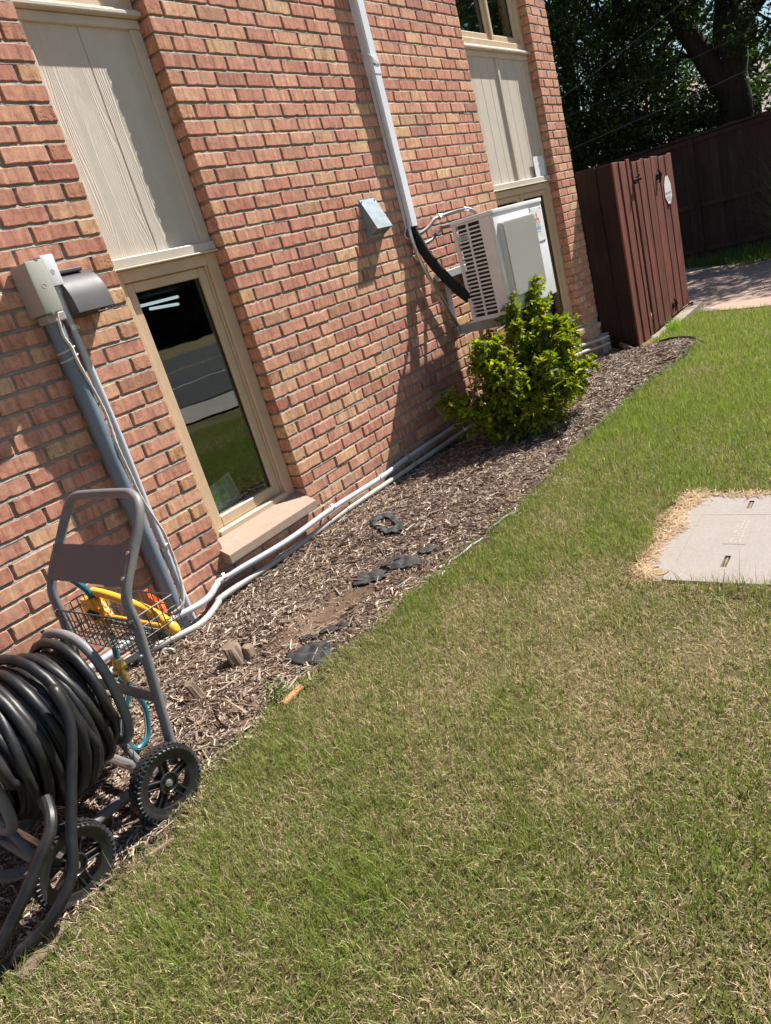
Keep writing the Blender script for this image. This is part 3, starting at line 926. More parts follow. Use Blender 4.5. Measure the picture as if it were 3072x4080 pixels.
for q in (0.102, 0.126):
    for rr_ in (0.011, 0.006):
        ring = [corg + ex * (0.192 + rr_ * math.cos(t)) + ey * (q + rr_ * math.sin(t)) + en * 0.001 for t in np.linspace(0, 2 * math.pi, 18)[:-1]]
        bd.tube(ring, 0.0009, 4, closed=True)
ob = bd.build('border_print', MAT['cardink'], None, smooth=False); ob.parent = card; ob.matrix_parent_inverse = Matrix.Translation(-Vector(card.location))
def blot(u, v, r, nm, mat):
    ring = [corg + ex * (u + r * (1 + 0.15 * math.sin(3 * t)) * math.cos(t)) + ey * (v + r * (1 + 0.15 * math.cos(2 * t)) * math.sin(t)) + en * 0.001 for t in np.linspace(0, 2 * math.pi, 20)[:-1]]
    ob = MB().add(ring, [tuple(range(len(ring)))]).build(nm, mat, None, smooth=False); ob.parent = card; ob.matrix_parent_inverse = Matrix.Translation(-Vector(card.location))
blot(0.075, 0.093, 0.020, 'green_blot', MAT['cardgreen']); blot(0.128, 0.088, 0.014, 'blue_blot', MAT['cardblue'])

# ------------------------------------------------------------------ wall fittings
def local(o, root):
    o.parent = root; o.matrix_parent_inverse = Matrix.Translation(-Vector(root.location)); return o

# line-set cover
t = thing('line_cover', 'white plastic line cover running down the brick wall to the condenser', 'line cover', (1.54, 0, 1.36))
prof = [(1.505, -0.001), (1.505, -0.046), (1.513, -0.055), (1.572, -0.055), (1.580, -0.046), (1.580, -0.001)]
inner = [(1.577, -0.001), (1.577, -0.044), (1.570, -0.052), (1.515, -0.052), (1.508, -0.044), (1.508, -0.001)]
m = MB().prism(prof + inner, lambda p: (p[0], p[1], 1.372), lambda p: (p[0], p[1], 3.8))
local(m.build('cover_channel', MAT['white_cover'], None, sharp=25), t)
pc = [(x + (0.003 if x > 1.54 else -0.003), y - (0.003 if y < -0.01 else 0)) for x, y in prof]
local(MB().prism(pc, lambda p: (p[0], p[1], 2.225), lambda p: (p[0], p[1], 2.318)).build('coupler', MAT['white_cover'], None, sharp=25), t)
local(MB().box(1.512, 1.534, -0.0595, -0.056, 2.268, 2.276).build('slot', MAT['ink'], None), t)
local(MB().tube(catmull([(1.488, -0.004, 2.345), (1.497, -0.05, 2.325), (1.53, -0.062, 2.29), (1.585, -0.052, 2.268), (1.592, -0.004, 2.262)]), 0.0028, 6).build('cable_tie', MAT['paper'], None), t)
local(MB().box(1.5035, 1.5048, -0.03, -0.022, 1.40, 2.22).build('seam', MAT['bracket'], None), t)

ls = MB()
path = catmull([(1.553, -0.026, 1.46), (1.553, -0.028, 1.40), (1.553, -0.032, 1.345), (1.563, -0.052, 1.278), (1.566, -0.082, 1.192), (1.600, -0.12, 1.087), (1.640, -0.165, 0.985), (1.672, -0.205, 0.912), (1.705, -0.235, 0.86)])
ls.tube(path, 0.0225, 12)
ls.tube([p + Vector((-0.004, 0.024, -0.016 * min(1, i / 12))) for i, p in enumerate(path)], 0.016, 10)
tag(ls.build('refrigerant_line', MAT['black_foam']), 'black foam wrapped refrigerant lines curving from cover to condenser', 'pipe')

def whip(name, pts, label, conn):
    t = thing(name, label, 'conduit', pts[0])
    cp = catmull(pts, 8)
    local(MB().tube(cp, 0.0115, 10).build('sheath', MAT['grey_whip'], None), t)
    for a, b in conn:
        a, b = Vector(a), Vector(b)
        d = (b - a).normalized()
        c = MB().cyl(a, b, 0.0155, 12).cyl(a + d * 0.004, a + d * 0.012, 0.019, 6)
        local(c.build('connector', MAT['steel'], None), t)
    return t
whip('flexible_conduit', [(1.585, -0.03, 1.318), (1.62, -0.045, 1.325), (1.68, -0.06, 1.345), (1.745, -0.07, 1.378), (1.81, -0.085, 1.386), (1.90, -0.13, 1.392), (1.975, -0.19, 1.388), (2.01, -0.225, 1.36), (2.02, -0.24, 1.31)], 'upper grey flexible conduit arching into the back of the condenser', [((1.795, -0.081, 1.385), (1.822, -0.09, 1.388)), ((1.962, -0.178, 1.389), (1.985, -0.20, 1.384))])
whip('flexible_conduit', [(1.585, -0.04, 1.25), (1.64, -0.058, 1.258), (1.69, -0.068, 1.272), (1.73, -0.085, 1.302), (1.735, -0.12, 1.318), (1.715, -0.18, 1.316), (1.705, -0.23, 1.312)], 'lower grey flexible conduit bending into the back of the condenser', [((1.722, -0.080, 1.296), (1.737, -0.105, 1.315))])
dp = MB()
dp.tube(catmull([(1.520, -0.02, 1.44), (1.507, -0.028, 1.352), (1.510, -0.03, 1.282), (1.540, -0.034, 1.154), (1.604, -0.036, 1.017), (1.660, -0.038, 0.911), (1.775, -0.040, 0.715), (1.800, -0.042, 0.655)], 6), 0.0125, 10)
tag(dp.build('drain_pipe', MAT['steel']), 'thin metal pipe slanting down the bricks beside the condenser bracket', 'pipe')
tie = MB().tube(catmull([(1.512, -0.045, 1.385), (1.478, -0.03, 1.372), (1.470, -0.012, 1.34), (1.486, -0.01, 1.315), (1.507, -0.02, 1.305)]), 0.003, 6)
tag(tie.build('cable_tie', MAT['paper']), 'loose white cable tie looped at the bottom of the line cover', 'cable tie')

# condenser bracket
br = thing('wall_bracket', 'grey steel bracket carrying the condenser off the brick wall', 'bracket', (1.82, 0, 0.65))
local(MB().box(1.70, 2.40, -0.034, -0.003, 1.005, 1.055, 0.003).build('cross_rail', MAT['bracket'], None), br)
for xx in (1.815, 2.25):
    u = MB().box(xx - 0.02, xx + 0.02, -0.010, -0.0025, 0.625, 1.004, 0.001).box(xx - 0.02, xx - 0.016, -0.040, -0.0105, 0.625, 1.004, 0.001)
    local(u.build('upright', MAT['bracket'], None), br)
    arm = MB().box(xx - 0.022, xx + 0.022, -0.50, -0.041, 0.684, 0.690, 0.001).box(xx - 0.022, xx - 0.018, -0.50, -0.0405, 0.632, 0.6835, 0.001).box(xx - 0.0175, xx + 0.022, -0.50, -0.496, 0.655, 0.6835, 0.001)
    local(arm.build('arm', MAT['bracket'], None), br)
local(MB().box(1.765, 1.79, -0.050, -0.003, 0.625, 0.690, 0.003).build('clamp', MAT['steel'], None), br)

# condenser
AX0, AX1, AY0, AY1, AZ0, AZ1 = 1.680, 2.402, -0.512, -0.220, 0.706, 1.328
ac = thing('condenser_unit', 'ivory outdoor condenser hung on the brick wall behind the shrub', 'condenser', (2.04, -0.37, AZ0))
body = MB()
body.box(AX0 + 0.022, AX1 - 0.02, AY0 + 0.05, AY1 - 0.03, AZ0 + 0.02, AZ1 - 0.03)
local(body.build('coil', MAT['ac_dark'], None), ac)
cas = MB()
cas.box(AX0 - 0.004, AX1 + 0.004, AY0 - 0.006, AY1 + 0.004, AZ1 - 0.022, AZ1 + 0.004, 0.006, 2)     # lid
cas.box(AX0 + 0.0, AX1 - 0.0, AY0 + 0.001, AY0 + 0.020, AZ0, AZ1 - 0.023, 0.006, 2)                        # front
cas.box(AX0 + 0.001, AX0 + 0.012, AY0 + 0.0205, AY0 + 0.099, AZ0 + 0.0005, AZ1 - 0.0225, 0.002)           # side front post
cas.box(AX0 + 0.001, AX0 + 0.012, AY1 - 0.022, AY1, AZ0 + 0.0005, AZ1 - 0.0225, 0.002)                    # side rear post
cas.box(AX0 + 0.001, AX0 + 0.012, AY0 + 0.0995, AY1 - 0.0225, AZ1 - 0.032, AZ1 - 0.0235)
cas.box(AX0 + 0.001, AX0 + 0.012, AY0 + 0.0995, AY1 - 0.0225, AZ0 + 0.001, AZ0 + 0.026)
cas.box(AX0 + 0.001, AX0 + 0.012, -0.333, -0.321, AZ0 + 0.0265, AZ1 - 0.0325)
cas.box(AX1 - 0.018, AX1 - 0.001, AY0 + 0.0205, AY1, AZ0 + 0.0005, AZ1 - 0.0225, 0.002)
cas.box(AX0 + 0.012, AX1 - 0.02, AY0 + 0.0205, AY1, AZ0 + 0.0005, AZ0 + 0.015)
local(cas.build('casing', MAT['ac'], None), ac)
sx0, sx1 = AZ0 + 0.0265, AZ1 - 0.0325
nsl = 23
pitch = (sx1 - sx0) / nsl
slm = None
for c_, (ya, yb_) in enumerate(((-0.4125, -0.3335), (-0.3205, -0.2425))):
    for k in range(nsl):
        zc = sx0 + pitch * (k + 1)
        if k == nsl - 1: continue
        if c_ == 1 and k == nsl - 4: continue
        if slm is None:
            sm_ = MB().box(0, 0.010, -0.0395, 0.0395, -0.0048, 0.0048, 0.0012)
            so_ = sm_.build('slat', MAT['ac'], None); slm = so_.data
        else:
            so_ = bpy.data.objects.new('slat', slm); link(so_)
        so_.location = (AX0 + 0.0015, (ya + yb_) / 2, zc); local(so_, ac)
hd_ = MB().box(AX0 + 0.0005, AX0 + 0.009, -0.318, -0.240, 1.208, 1.236, 0.002)
local(hd_.build('grip', MAT['ac_rib'], None), ac)
hs_ = MB()
for k in range(6): hs_.box(AX0 - 0.0006, AX0 + 0.001, -0.308 + k * 0.007, -0.3055 + k * 0.007, 1.213, 1.231)
local(hs_.build('grip_slots', MAT['ink'], None), ac)
# ribbed fan guard
gx0, gx1, gz0, gz1 = 1.722, 2.190, 0.80, 1.250
yg = AY0 - 0.030
def rrect(x0, x1, z0, z1, r, n=5):
    P = []
    for cx, cz, a0 in ((x1 - r, z1 - r, 0), (x0 + r, z1 - r, 90), (x0 + r, z0 + r, 180), (x1 - r, z0 + r, 270)):
        for k in range(n + 1):
            a = R(a0 + 90 * k / n); P.append((cx + r * math.cos(a), cz + r * math.sin(a)))
    return P
gp_ = rrect(gx0, gx1, gz0, gz1, 0.03)
gm = MB()
n = len(gp_)
outer = [(x, AY0 + 0.0005, z) for x, z in rrect(gx0 - 0.008, gx1 + 0.008, gz0 - 0.008, gz1 + 0.008, 0.034)]
front = [(x, yg, z) for x, z in gp_]
gm.add(outer + front, [tuple(range(n, 2 * n))] + [(i, (i + 1) % n, n + (i + 1) % n, n + i) for i in range(n)])
guard = local(gm.build('fan_guard', MAT['ac_rib'], None), ac)
rb = MB()
nr = 46
for k in range(nr):
    x = gx0 + 0.008 + (gx1 - gx0 - 0.016) * k / (nr - 1)
    ins = 0.0
    dxe = min(x - gx0, gx1 - x)
    if dxe < 0.03: ins = 0.03 - math.sqrt(max(0, 0.03 ** 2 - (0.03 - dxe) ** 2))
    rb.box(x - 0.0028, x + 0.0028, yg - 0.006, yg - 0.0003, gz0 + 0.004 + ins, gz1 - 0.004 - ins, 0.0014)
ro = rb.build('ribs', MAT['ac_rib'], None); ro['kind'] = 'stuff'; local(ro, ac)
# service plate and sticker
local(MB().box(2.203, 2.376, AY0 - 0.004, AY0 + 0.0005, 1.064, 1.284, 0.003).build('service_cover', MAT['ac'], None), ac)
fr_ = MB()
fr_.box(2.199, 2.380, AY0 - 0.0012, AY0 + 0.0004, 1.2845, 1.288).box(2.377, 2.380, AY0 - 0.0012, AY0 + 0.0004, 1.064, 1.284)
local(fr_.build('cover_gap', MAT['ink'], None), ac)
for xx in (2.215, 2.365): local(MB().cyl((xx, AY0 - 0.0065, 1.271), (xx, AY0 - 0.004, 1.271), 0.004, 8).build('screw', MAT['steel'], None), ac)
ys0 = AY0 - 0.0046
st = local(MB().box(2.239, 2.330, ys0, ys0 + 0.0004, 1.110, 1.260).build('sticker', MAT['paper'], None, smooth=False), ac)
EX, EZ = Vector((1, 0, 0)), Vector((0, 0, 1))
cx_, cz_ = 2.284, 1.214
def rhomb(m, cx, cz, ang, ln=0.0225, wd=0.0125):
    a = R(ang); u = Vector((math.cos(a), 0, math.sin(a))); v = Vector((-math.sin(a), 0, math.cos(a)))
    c = Vector((cx, ys0 - 0.0004, cz)) + u * ln
    m.add([c - u * ln, c - v * wd, c + u * ln, c + v * wd], [(0, 1, 2, 3)])
lg = MB()
for a in (90, 210, 330): rhomb(lg, cx_, cz_, a, 0.0195, 0.0112)
local(lg.build('emblem', MAT['red'], None, smooth=False), ac)
tx = MB()
put_text(tx, 'MITSUBISHI', 0.014, (cx_, ys0 - 0.0004, 1.184), EX, EZ, 0.072)
put_text(tx, 'ELECTRIC', 0.014, (cx_, ys0 - 0.0004, 1.170), EX, EZ, 0.060)
put_text(tx, 'R410A', 0.018, (cx_, ys0 - 0.0004, 1.126), EX, EZ, 0.058)
local(tx.build('lettering', MAT['ink'], None, smooth=False), ac)
local(MB().box(2.250, 2.318, ys0 - 0.0005, ys0 - 0.0001, 1.140, 1.160).build('badge', MAT['blue'], None, smooth=False), ac)
tx = MB(); put_text(tx, 'Mr.SLIM', 0.016, (cx_, ys0 - 0.0008, 1.150), EX, EZ, 0.056)
local(tx.build('badge_lettering', MAT['paper'], None, smooth=False), ac)
for xx in (1.80, 2.26):
    local(MB().box(xx - 0.035, xx + 0.035, -0.50, -0.225, 0.6905, 0.7055, 0.003).build('foot', MAT['bracket'], None), ac)

# galvanised vent hood
t = thing('vent_hood', 'galvanised metal vent hood on the bricks left of the line cover', 'vent', (1.19, 0, 1.37))
v = MB()
xa, xb = 1.112, 1.264
tri = [(-0.002, 1.575), (-0.079, 1.402), (-0.002, 1.366)]
for xx in (xa, xb - 0.0015):
    v.prism(tri, lambda p: (xx, p[0], p[1]), lambda p: (xx + 0.0015, p[0], p[1]))
v.add([(xa, -0.0025, 1.577), (xb, -0.0025, 1.577), (xb, -0.0805, 1.402), (xa, -0.0805, 1.402), (xa, -0.001, 1.5745), (xb, -0.001, 1.5745), (xb, -0.078, 1.402), (xa, -0.078, 1.402)],
      [(0, 1, 2, 3), (4, 7, 6, 5), (0, 3, 7, 4), (1, 5, 6, 2), (0, 4, 5, 1), (3, 2, 6, 7)])
v.box(xa - 0.012, xb + 0.012, -0.002, -0.0005, 1.366, 1.583)
local(v.build('hood', MAT['galv'], None), t)
local(MB().add([(xa + 0.004, -0.004, 1.376), (xb - 0.004, -0.004, 1.376), (xb - 0.004, -0.070, 1.408), (xa + 0.004, -0.070, 1.408)], [(0, 1, 2, 3)]).build('damper', MAT['plate'], None), t)
for xx in (xa + 0.012, xb - 0.012): local(MB().cyl((xx, -0.009, 1.566), (xx, -0.013, 1.568), 0.0035, 8).build('screw', MAT['ink'], None), t)

# junction boxes on the left
t = thing('junction_box', 'grey beige electrical box with a ringed cover above the slate conduit', 'electrical box', (-1.0, 0, 1.37))
local(MB().box(-1.037, -0.967, -0.113, -0.002, 1.371, 1.549, 0.007, 2).build('body', MAT['boxside'], None), t)
cv = local(MB().box(-1.039, -0.965, -0.1235, -0.1135, 1.368, 1.552, 0.007, 2).build('cover', MAT['box'], None), t)
ring = [(-1.002 + 0.0075 * math.cos(a), -0.1238, 1.462 + 0.0075 * math.sin(a)) for a in np.linspace(0, 2 * math.pi, 19)[:-1]]
local(MB().tube(ring, 0.0007, 5, closed=True).build('knockout', MAT['boxside'], None), t)
for zz in (1.372, 1.548): local(MB().cyl((-1.0 + (zz - 1.46) * 0.1, -0.124, zz + (0.004 if zz > 1.46 else -0.004)), (-1.0 + (zz - 1.46) * 0.1, -0.108, zz + (0.004 if zz > 1.46 else -0.004)), 0.006, 10).build('screw', MAT['steel'], None), t)
local(MB().box(-1.018, -0.945, -0.088, -0.012, 1.338, 1.3705, 0.004).build('hub', MAT['boxside'], None), t)
t = thing('junction_box', 'small white electrical box with a stained cover beside the grey vent', 'electrical box', (-0.915, 0, 1.46))
local(MB().box(-0.938, -0.890, -0.058, -0.002, 1.462, 1.568, 0.004, 2).build('body', MAT['pvc'], None), t)
local(MB().box(-0.940, -0.888, -0.064, -0.0585, 1.460, 1.570, 0.003, 2).build('cover', MAT['white_cover'], None), t)
local(MB().add([(-0.915 + 0.008 * math.cos(a) * (1 + 0.2 * math.sin(3 * a)), -0.0645, 1.508 + 0.010 * math.sin(a)) for a in np.linspace(0, 2 * math.pi, 17)[:-1]], [tuple(range(16))]).build('stain', MAT['pvc_dirty'], None), t)
# dryer vent
t = thing('dryer_vent', 'grey plastic dryer vent hood with a wire cage next to the electrical boxes', 'vent', (-0.82, 0, 1.345))
xa, xb = -0.893, -0.742
arc = [(-0.0015, 1.500), (-0.020, 1.496), (-0.048, 1.478), (-0.072, 1.448), (-0.090, 1.408), (-0.100, 1.350)]
inn = [(y + 0.005, z - 0.006) for y, z in arc]
v = MB()
pp = arc + [(-0.096, 1.348)] + list(reversed(inn[1:-1])) + [(-0.0015, 1.494)]
v.prism(pp, lambda p: (xa, p[0], p[1]), lambda p: (xb, p[0], p[1]))
for xx in (xa - 0.003, xb):
    v.prism([(-0.0015, 1.346)] + [(-0.0015, 1.502)] + arc[1:] , lambda p: (xx, p[0], p[1]), lambda p: (xx + 0.003, p[0], p[1]))
local(v.build('hood', MAT['vent'], None, sharp=30), t)
local(MB().box(xa + 0.02, xb - 0.03, -0.034, -0.0005, 1.4985, 1.514, 0.004).build('flange', MAT['vent'], None), t)
v = MB()
for k in range(9):
    x = xa + 0.008 + k * 0.0168
    v.tube([(x, -0.094, 1.352), (x, -0.088, 1.338), (x, -0.01, 1.336)], 0.0013, 5)
for yy in (-0.07, -0.04): v.cyl((xa + 0.004, yy, 1.3365), (xb - 0.004, yy, 1.3365), 0.0012, 5)
local(v.build('cage', MAT['wire'], None), t)

# upright conduits and cord
t = thing('slate_conduit', 'thick slate blue conduit standing against the bricks under the electrical box', 'conduit', (-0.975, -0.045, 0))
local(MB().tube([(-0.972, -0.045, -0.02), (-0.972, -0.045, 0.30), (-0.975, -0.046, 0.75), (-0.977, -0.046, 1.16), (-0.979, -0.046, 1.345)], 0.0315, 20).build('pipe', MAT['slate'], None), t)
local(MB().cyl((-0.972, -0.045, -0.01), (-0.972, -0.045, 0.10), 0.0335, 20).build('collar', MAT['slate'], None), t)
t = thing('thin_conduit', 'thin pale conduit rising beside the slate conduit to the white box', 'conduit', (-0.905, -0.03, 0))
local(MB().tube([(-0.905, -0.030, 0.0), (-0.904, -0.028, 0.5), (-0.897, -0.027, 0.86), (-0.901, -0.028, 1.13), (-0.908, -0.030, 1.31), (-0.905, -0.030, 1.459)], 0.0148, 14).build('pipe', MAT['pvc'], None), t)
local(MB().cyl((-0.905, -0.030, 1.43), (-0.905, -0.030, 1.4595), 0.018, 14).build('coupling', MAT['pvc'], None), t)
for zz in (1.307, 0.372):
    s = MB().cyl((-0.906, -0.029, zz - 0.009), (-0.906, -0.029, zz + 0.009), 0.0172, 14).box(-0.889, -0.868, -0.018, -0.003, zz - 0.008, zz + 0.008, 0.002)
    local(s.build('strap', MAT['steel'], None), t)
t = thing('white_cord', 'ribbed white cord tied along the slate conduit and hanging loose below', 'cord', (-0.97, -0.08, 1.36))
cp = catmull([(-0.975, -0.083, 1.365), (-0.985, -0.083, 1.29), (-0.973, -0.082, 1.242), (-0.972, -0.083, 1.191), (-0.955, -0.076, 1.092), (-0.938, -0.066, 0.997), (-0.940, -0.068, 0.913), (-0.950, -0.076, 0.834), (-0.942, -0.070, 0.729), (-0.934, -0.064, 0.629), (-0.912, -0.056, 0.529), (-0.894, -0.056, 0.446), (-0.892, -0.054, 0.383), (-0.896, -0.055, 0.295), (-0.920, -0.075, 0.20), (-0.958, -0.085, 0.135), (-1.016, -0.06, 0.118)], 8)
local(MB().tube(cp, [0.0062 * (1 + 0.12 * math.sin(i * 1.9)) for i in range(len(cp))], 8).build('strand', MAT['cord'], None), t)
for zz in (1.205, 1.236):
    ring = [(-0.977 + 0.0335 * math.cos(a), -0.046 + 0.0335 * math.sin(a), zz + 0.008 * math.cos(a)) for a in np.linspace(0, 2 * math.pi, 25)[:-1]]
    local(MB().tube(ring, 0.0036, 6, closed=True).build('tie', MAT['cord'], None), t)

# horizontal PVC conduits along the wall foot
def pvc_run(name, pts, r, label, straps, coups, mat, ends=()):
    t = thing(name, label, 'conduit', pts[0])
    local(MB().tube(catmull(pts, 5), r, 14).build('pipe', mat, None), t)
    for (p, q) in coups: local(MB().cyl(p, q, r * 1.18, 14).build('coupling', mat, None), t)
    for p in straps:
        p = Vector(p)
        s = MB().cyl(p - EX * 0.008, p + EX * 0.008, r * 1.12, 14)
        s.box(p.x - 0.008, p.x + 0.008, p.y + r * 0.8, -0.002, p.z + r * 0.9, p.z + r * 0.9 + 0.004).box(p.x - 0.009, p.x + 0.009, p.y - r * 0.4, p.y + r * 0.4, p.z + r * 1.05, p.z + r * 1.05 + 0.009, 0.002)
        s.cyl((p.x, p.y, p.z + r), (p.x, p.y, p.z + r + 0.014), 0.003, 8)
        local(s.build('strap', MAT['steel'], None), t)
    for (p, q) in ends: local(MB().cyl(p, q, r * 1.45, 16).cyl(Vector(p) * 0.2 + Vector(q) * 0.8, q, r * 1.6, 16).build('boot', MAT['iron'], None), t)
    return t
pvc_run('pvc_conduit', [(-2.6, -0.038, 0.108), (-1.36, -0.038, 0.109), (-1.20, -0.039, 0.108), (-1.025, -0.065, 0.099), (-0.90, -0.082, 0.090), (-0.81, -0.066, 0.087), (-0.735, -0.040, 0.102), (-0.68, -0.036, 0.107), (-0.3, -0.078, 0.102), (0.09, -0.060, 0.102), (0.57, -0.04, 0.082), (0.86, -0.036, 0.092), (1.5, -0.036, 0.087), (2.6, -0.036, 0.090), (3.45, -0.036, 0.084), (3.75, -0.036, 0.050), (4.16, -0.042, 0.0), (4.30, -0.060, -0.012), (4.42, -0.085, -0.018)], 0.0145,
        'upper of two white conduits running along the foot of the brick wall', [(-1.245, -0.039, 0.108), (-0.685, -0.036, 0.107), (0.09, -0.060, 0.102), (0.862, -0.036, 0.092), (1.49, -0.036, 0.087), (2.45, -0.036, 0.09), (3.46, -0.036, 0.084), (4.12, -0.041, 0.004)],
        [((0.545, -0.041, 0.0835), (0.60, -0.039, 0.0825))], MAT['pvc'], [((4.395, -0.08, -0.017), (4.43, -0.088, -0.0185))])
pvc_run('pvc_conduit', [(-2.6, -0.05, 0.05), (-1.36, -0.05, 0.052), (-1.25, -0.055, 0.050), (-1.086, -0.09, 0.038), (-0.95, -0.105, 0.022), (-0.855, -0.085, 0.022), (-0.777, -0.06, 0.034), (-0.72, -0.05, 0.042), (-0.30, -0.05, 0.034), (0.19, -0.05, 0.042), (0.55, -0.05, 0.036), (0.86, -0.05, 0.031), (1.54, -0.05, 0.026), (2.6, -0.05, 0.012), (3.62, -0.05, -0.002), (4.15, -0.052, -0.066), (4.30, -0.065, -0.078), (4.42, -0.085, -0.085)], 0.0150,
        'lower of two conduits along the wall foot, dusty and half sunk in mulch', [(-1.19, -0.068, 0.046), (0.9, -0.05, 0.031), (1.53, -0.05, 0.026), (4.10, -0.051, -0.06)],
        [((0.20, -0.05, 0.042), (0.245, -0.05, 0.0415)), ((-0.35, -0.05, 0.0345), (-0.31, -0.05, 0.034))], MAT['pvc_dirty'], [((4.395, -0.08, -0.0825), (4.43, -0.088, -0.0855))])

# small notice on the right siding panel
t = thing('notice_sheet', 'small blank looking white notice screwed to the right siding panel', 'notice', (3.88, 0.07, 1.53))
yn = YC - 0.006
local(MB().box(3.755, 3.965, yn - 0.0015, yn, 1.530, 1.690).build('sheet', MAT['notice'], None), t)
nk = MB()
for k in range(6): nk.box(3.83 + k * 0.018, 3.842 + k * 0.018, yn - 0.002, yn - 0.0016, 1.605, 1.618)
local(nk.build('faded_print', MAT['noticeink'], None), t)
for xx in (3.765, 3.955):
    for zz in (1.54, 1.68): local(MB().cyl((xx, yn - 0.003, zz), (xx, yn - 0.0015, zz), 0.003, 8).build('screw', MAT['ink'], None), t)

# ------------------------------------------------------------------ hose reel cart
cart = thing('hose_cart', 'grey tubular hose reel cart with black wheels at the bed edge', 'hose cart', (-1.85, -0.70, 0))
TR = 0.0142
hp = [(-1.655, -0.9, 0.10), (-1.638, -0.9, 0.17), (-1.607, -0.9, 0.388), (-1.592, -0.9, 0.50), (-1.590, -0.9, 0.575), (-1.570, -0.9, 0.622), (-1.520, -0.9, 0.688), (-1.468, -0.9, 0.757), (-1.440, -0.886, 0.800), (-1.428, -0.855, 0.822), (-1.424, -0.80, 0.828)]
path = hp + [(x, -1.4 - y, z) for x, y, z in reversed(hp)]
local(MB().tube(catmull(path, 6), TR, 14).build('handle', MAT['tube'], None), cart)
pl = MB()
for k in range(2):
    pass
def lean(z): return np.interp(z, [0.575, 0.622, 0.688, 0.757], [-1.590, -1.570, -1.520, -1.468])
za, zb = 0.618, 0.706
P = [(lean(za) - 0.004, -0.912, za), (lean(za) - 0.004, -0.488, za), (lean(zb) - 0.004, -0.488, zb), (lean(zb) - 0.004, -0.912, zb)]
nrm = Vector((-0.79, 0, 0.61)) * 0.0022
P = [Vector(p) + Vector((-0.79, 0, 0.61)) * 0.008 for p in P]
pl.add(P + [p + nrm for p in P], [(0, 1, 2, 3), (7, 6, 5, 4), (0, 4, 5, 1), (1, 5, 6, 2), (2, 6, 7, 3), (3, 7, 4, 0)])
plate = local(pl.build('name_plate', MAT['plate'], None), cart)
for yy in (-0.9, -0.5):
    for zz in (0.635, 0.690):
        c = Vector((lean(zz) - 0.004, yy, zz)) + Vector((-0.79, 0, 0.61)) * 0.011
        local(MB().cyl(c, c + Vector((-0.79, 0, 0.61)) * 0.004, 0.0055, 10).build('rivet', MAT['steel'], None), cart)
local(MB().cyl((-1.612, -0.9, 0.285), (-1.612, -0.5, 0.285), TR * 0.95, 12).build('crossbar', MAT['tube'], None), cart)
for yy in (-0.9, -0.5):
    for zz in (0.43, 0.53):
        x = float(np.interp(zz, [0.388, 0.5, 0.575], [-1.607, -1.592, -1.590])) - TR
        local(MB().cyl((x - 0.003, yy - 0.004, zz), (x + 0.002, yy - 0.004, zz), 0.006, 10).build('rivet', MAT['steel'], None), cart)
RC = Vector((0, -0.70, 0.345))
def flange(x, ry, rz, zc=0.352):
    pts = []
    for k in range(28):
        a = 2 * math.pi * k / 28
        c, s = math.cos(a), math.sin(a)
        pts.append((x, -0.70 + ry * math.copysign(abs(c) ** 0.8, c), zc + rz * math.copysign(abs(s) ** 0.8, s)))
    return pts
for x in (-1.700, -2.045):
    fl = local(MB().tube(catmull(flange(x, 0.160, 0.178), 3, True), TR * 0.95, 12, closed=True).build('reel_flange', MAT['tube'], None), cart)
    sp = MB()
    for a in (0, 90, 180, 270):
        sp.cyl((x, -0.70, 0.345), (x, -0.70 + 0.158 * math.cos(R(a)), 0.35 + 0.176 * math.sin(R(a))), 0.007, 8)
    local(sp.build('spokes', MAT['tube'], None), fl) if False else local(sp.build('spokes', MAT['tube'], None), cart)
local(MB().cyl((-2.04, -0.70, 0.345), (-1.705, -0.70, 0.345), 0.085, 24).build('drum', MAT['plate'], None), cart)
for yy in (-0.815, -0.585):
    local(MB().tube(catmull([(-2.16, yy, 0.20), (-2.12, yy, 0.13), (-2.06, yy, 0.085), (-1.98, yy, 0.068), (-1.75, yy, 0.064), (-1.66, yy, 0.075), (-1.63, yy * 0.99, 0.12)], 6), TR, 12).build('base_rail', MAT['tube'], None), cart)
for xx in (-1.69, -2.03):
    local(MB().cyl((xx, -0.815, 0.075), (xx, -0.585, 0.075), TR * 0.9, 12).build('cross_tube', MAT['tube'], None), cart)
    for yy in (-0.8, -0.6):
        local(MB().tube(catmull([(xx, yy, 0.08), (xx - 0.012, yy * 0.4 - 0.42, 0.20), (xx - 0.02, -0.70, 0.345)], 6), 0.0105, 10).build('reel_support', MAT['tube'], None), cart)
for xx in (-1.715, -2.002):
    local(MB().cyl((xx, -0.958, 0.097), (xx, -0.442, 0.097), 0.008, 10).build('axle', MAT['steel'], None), cart)

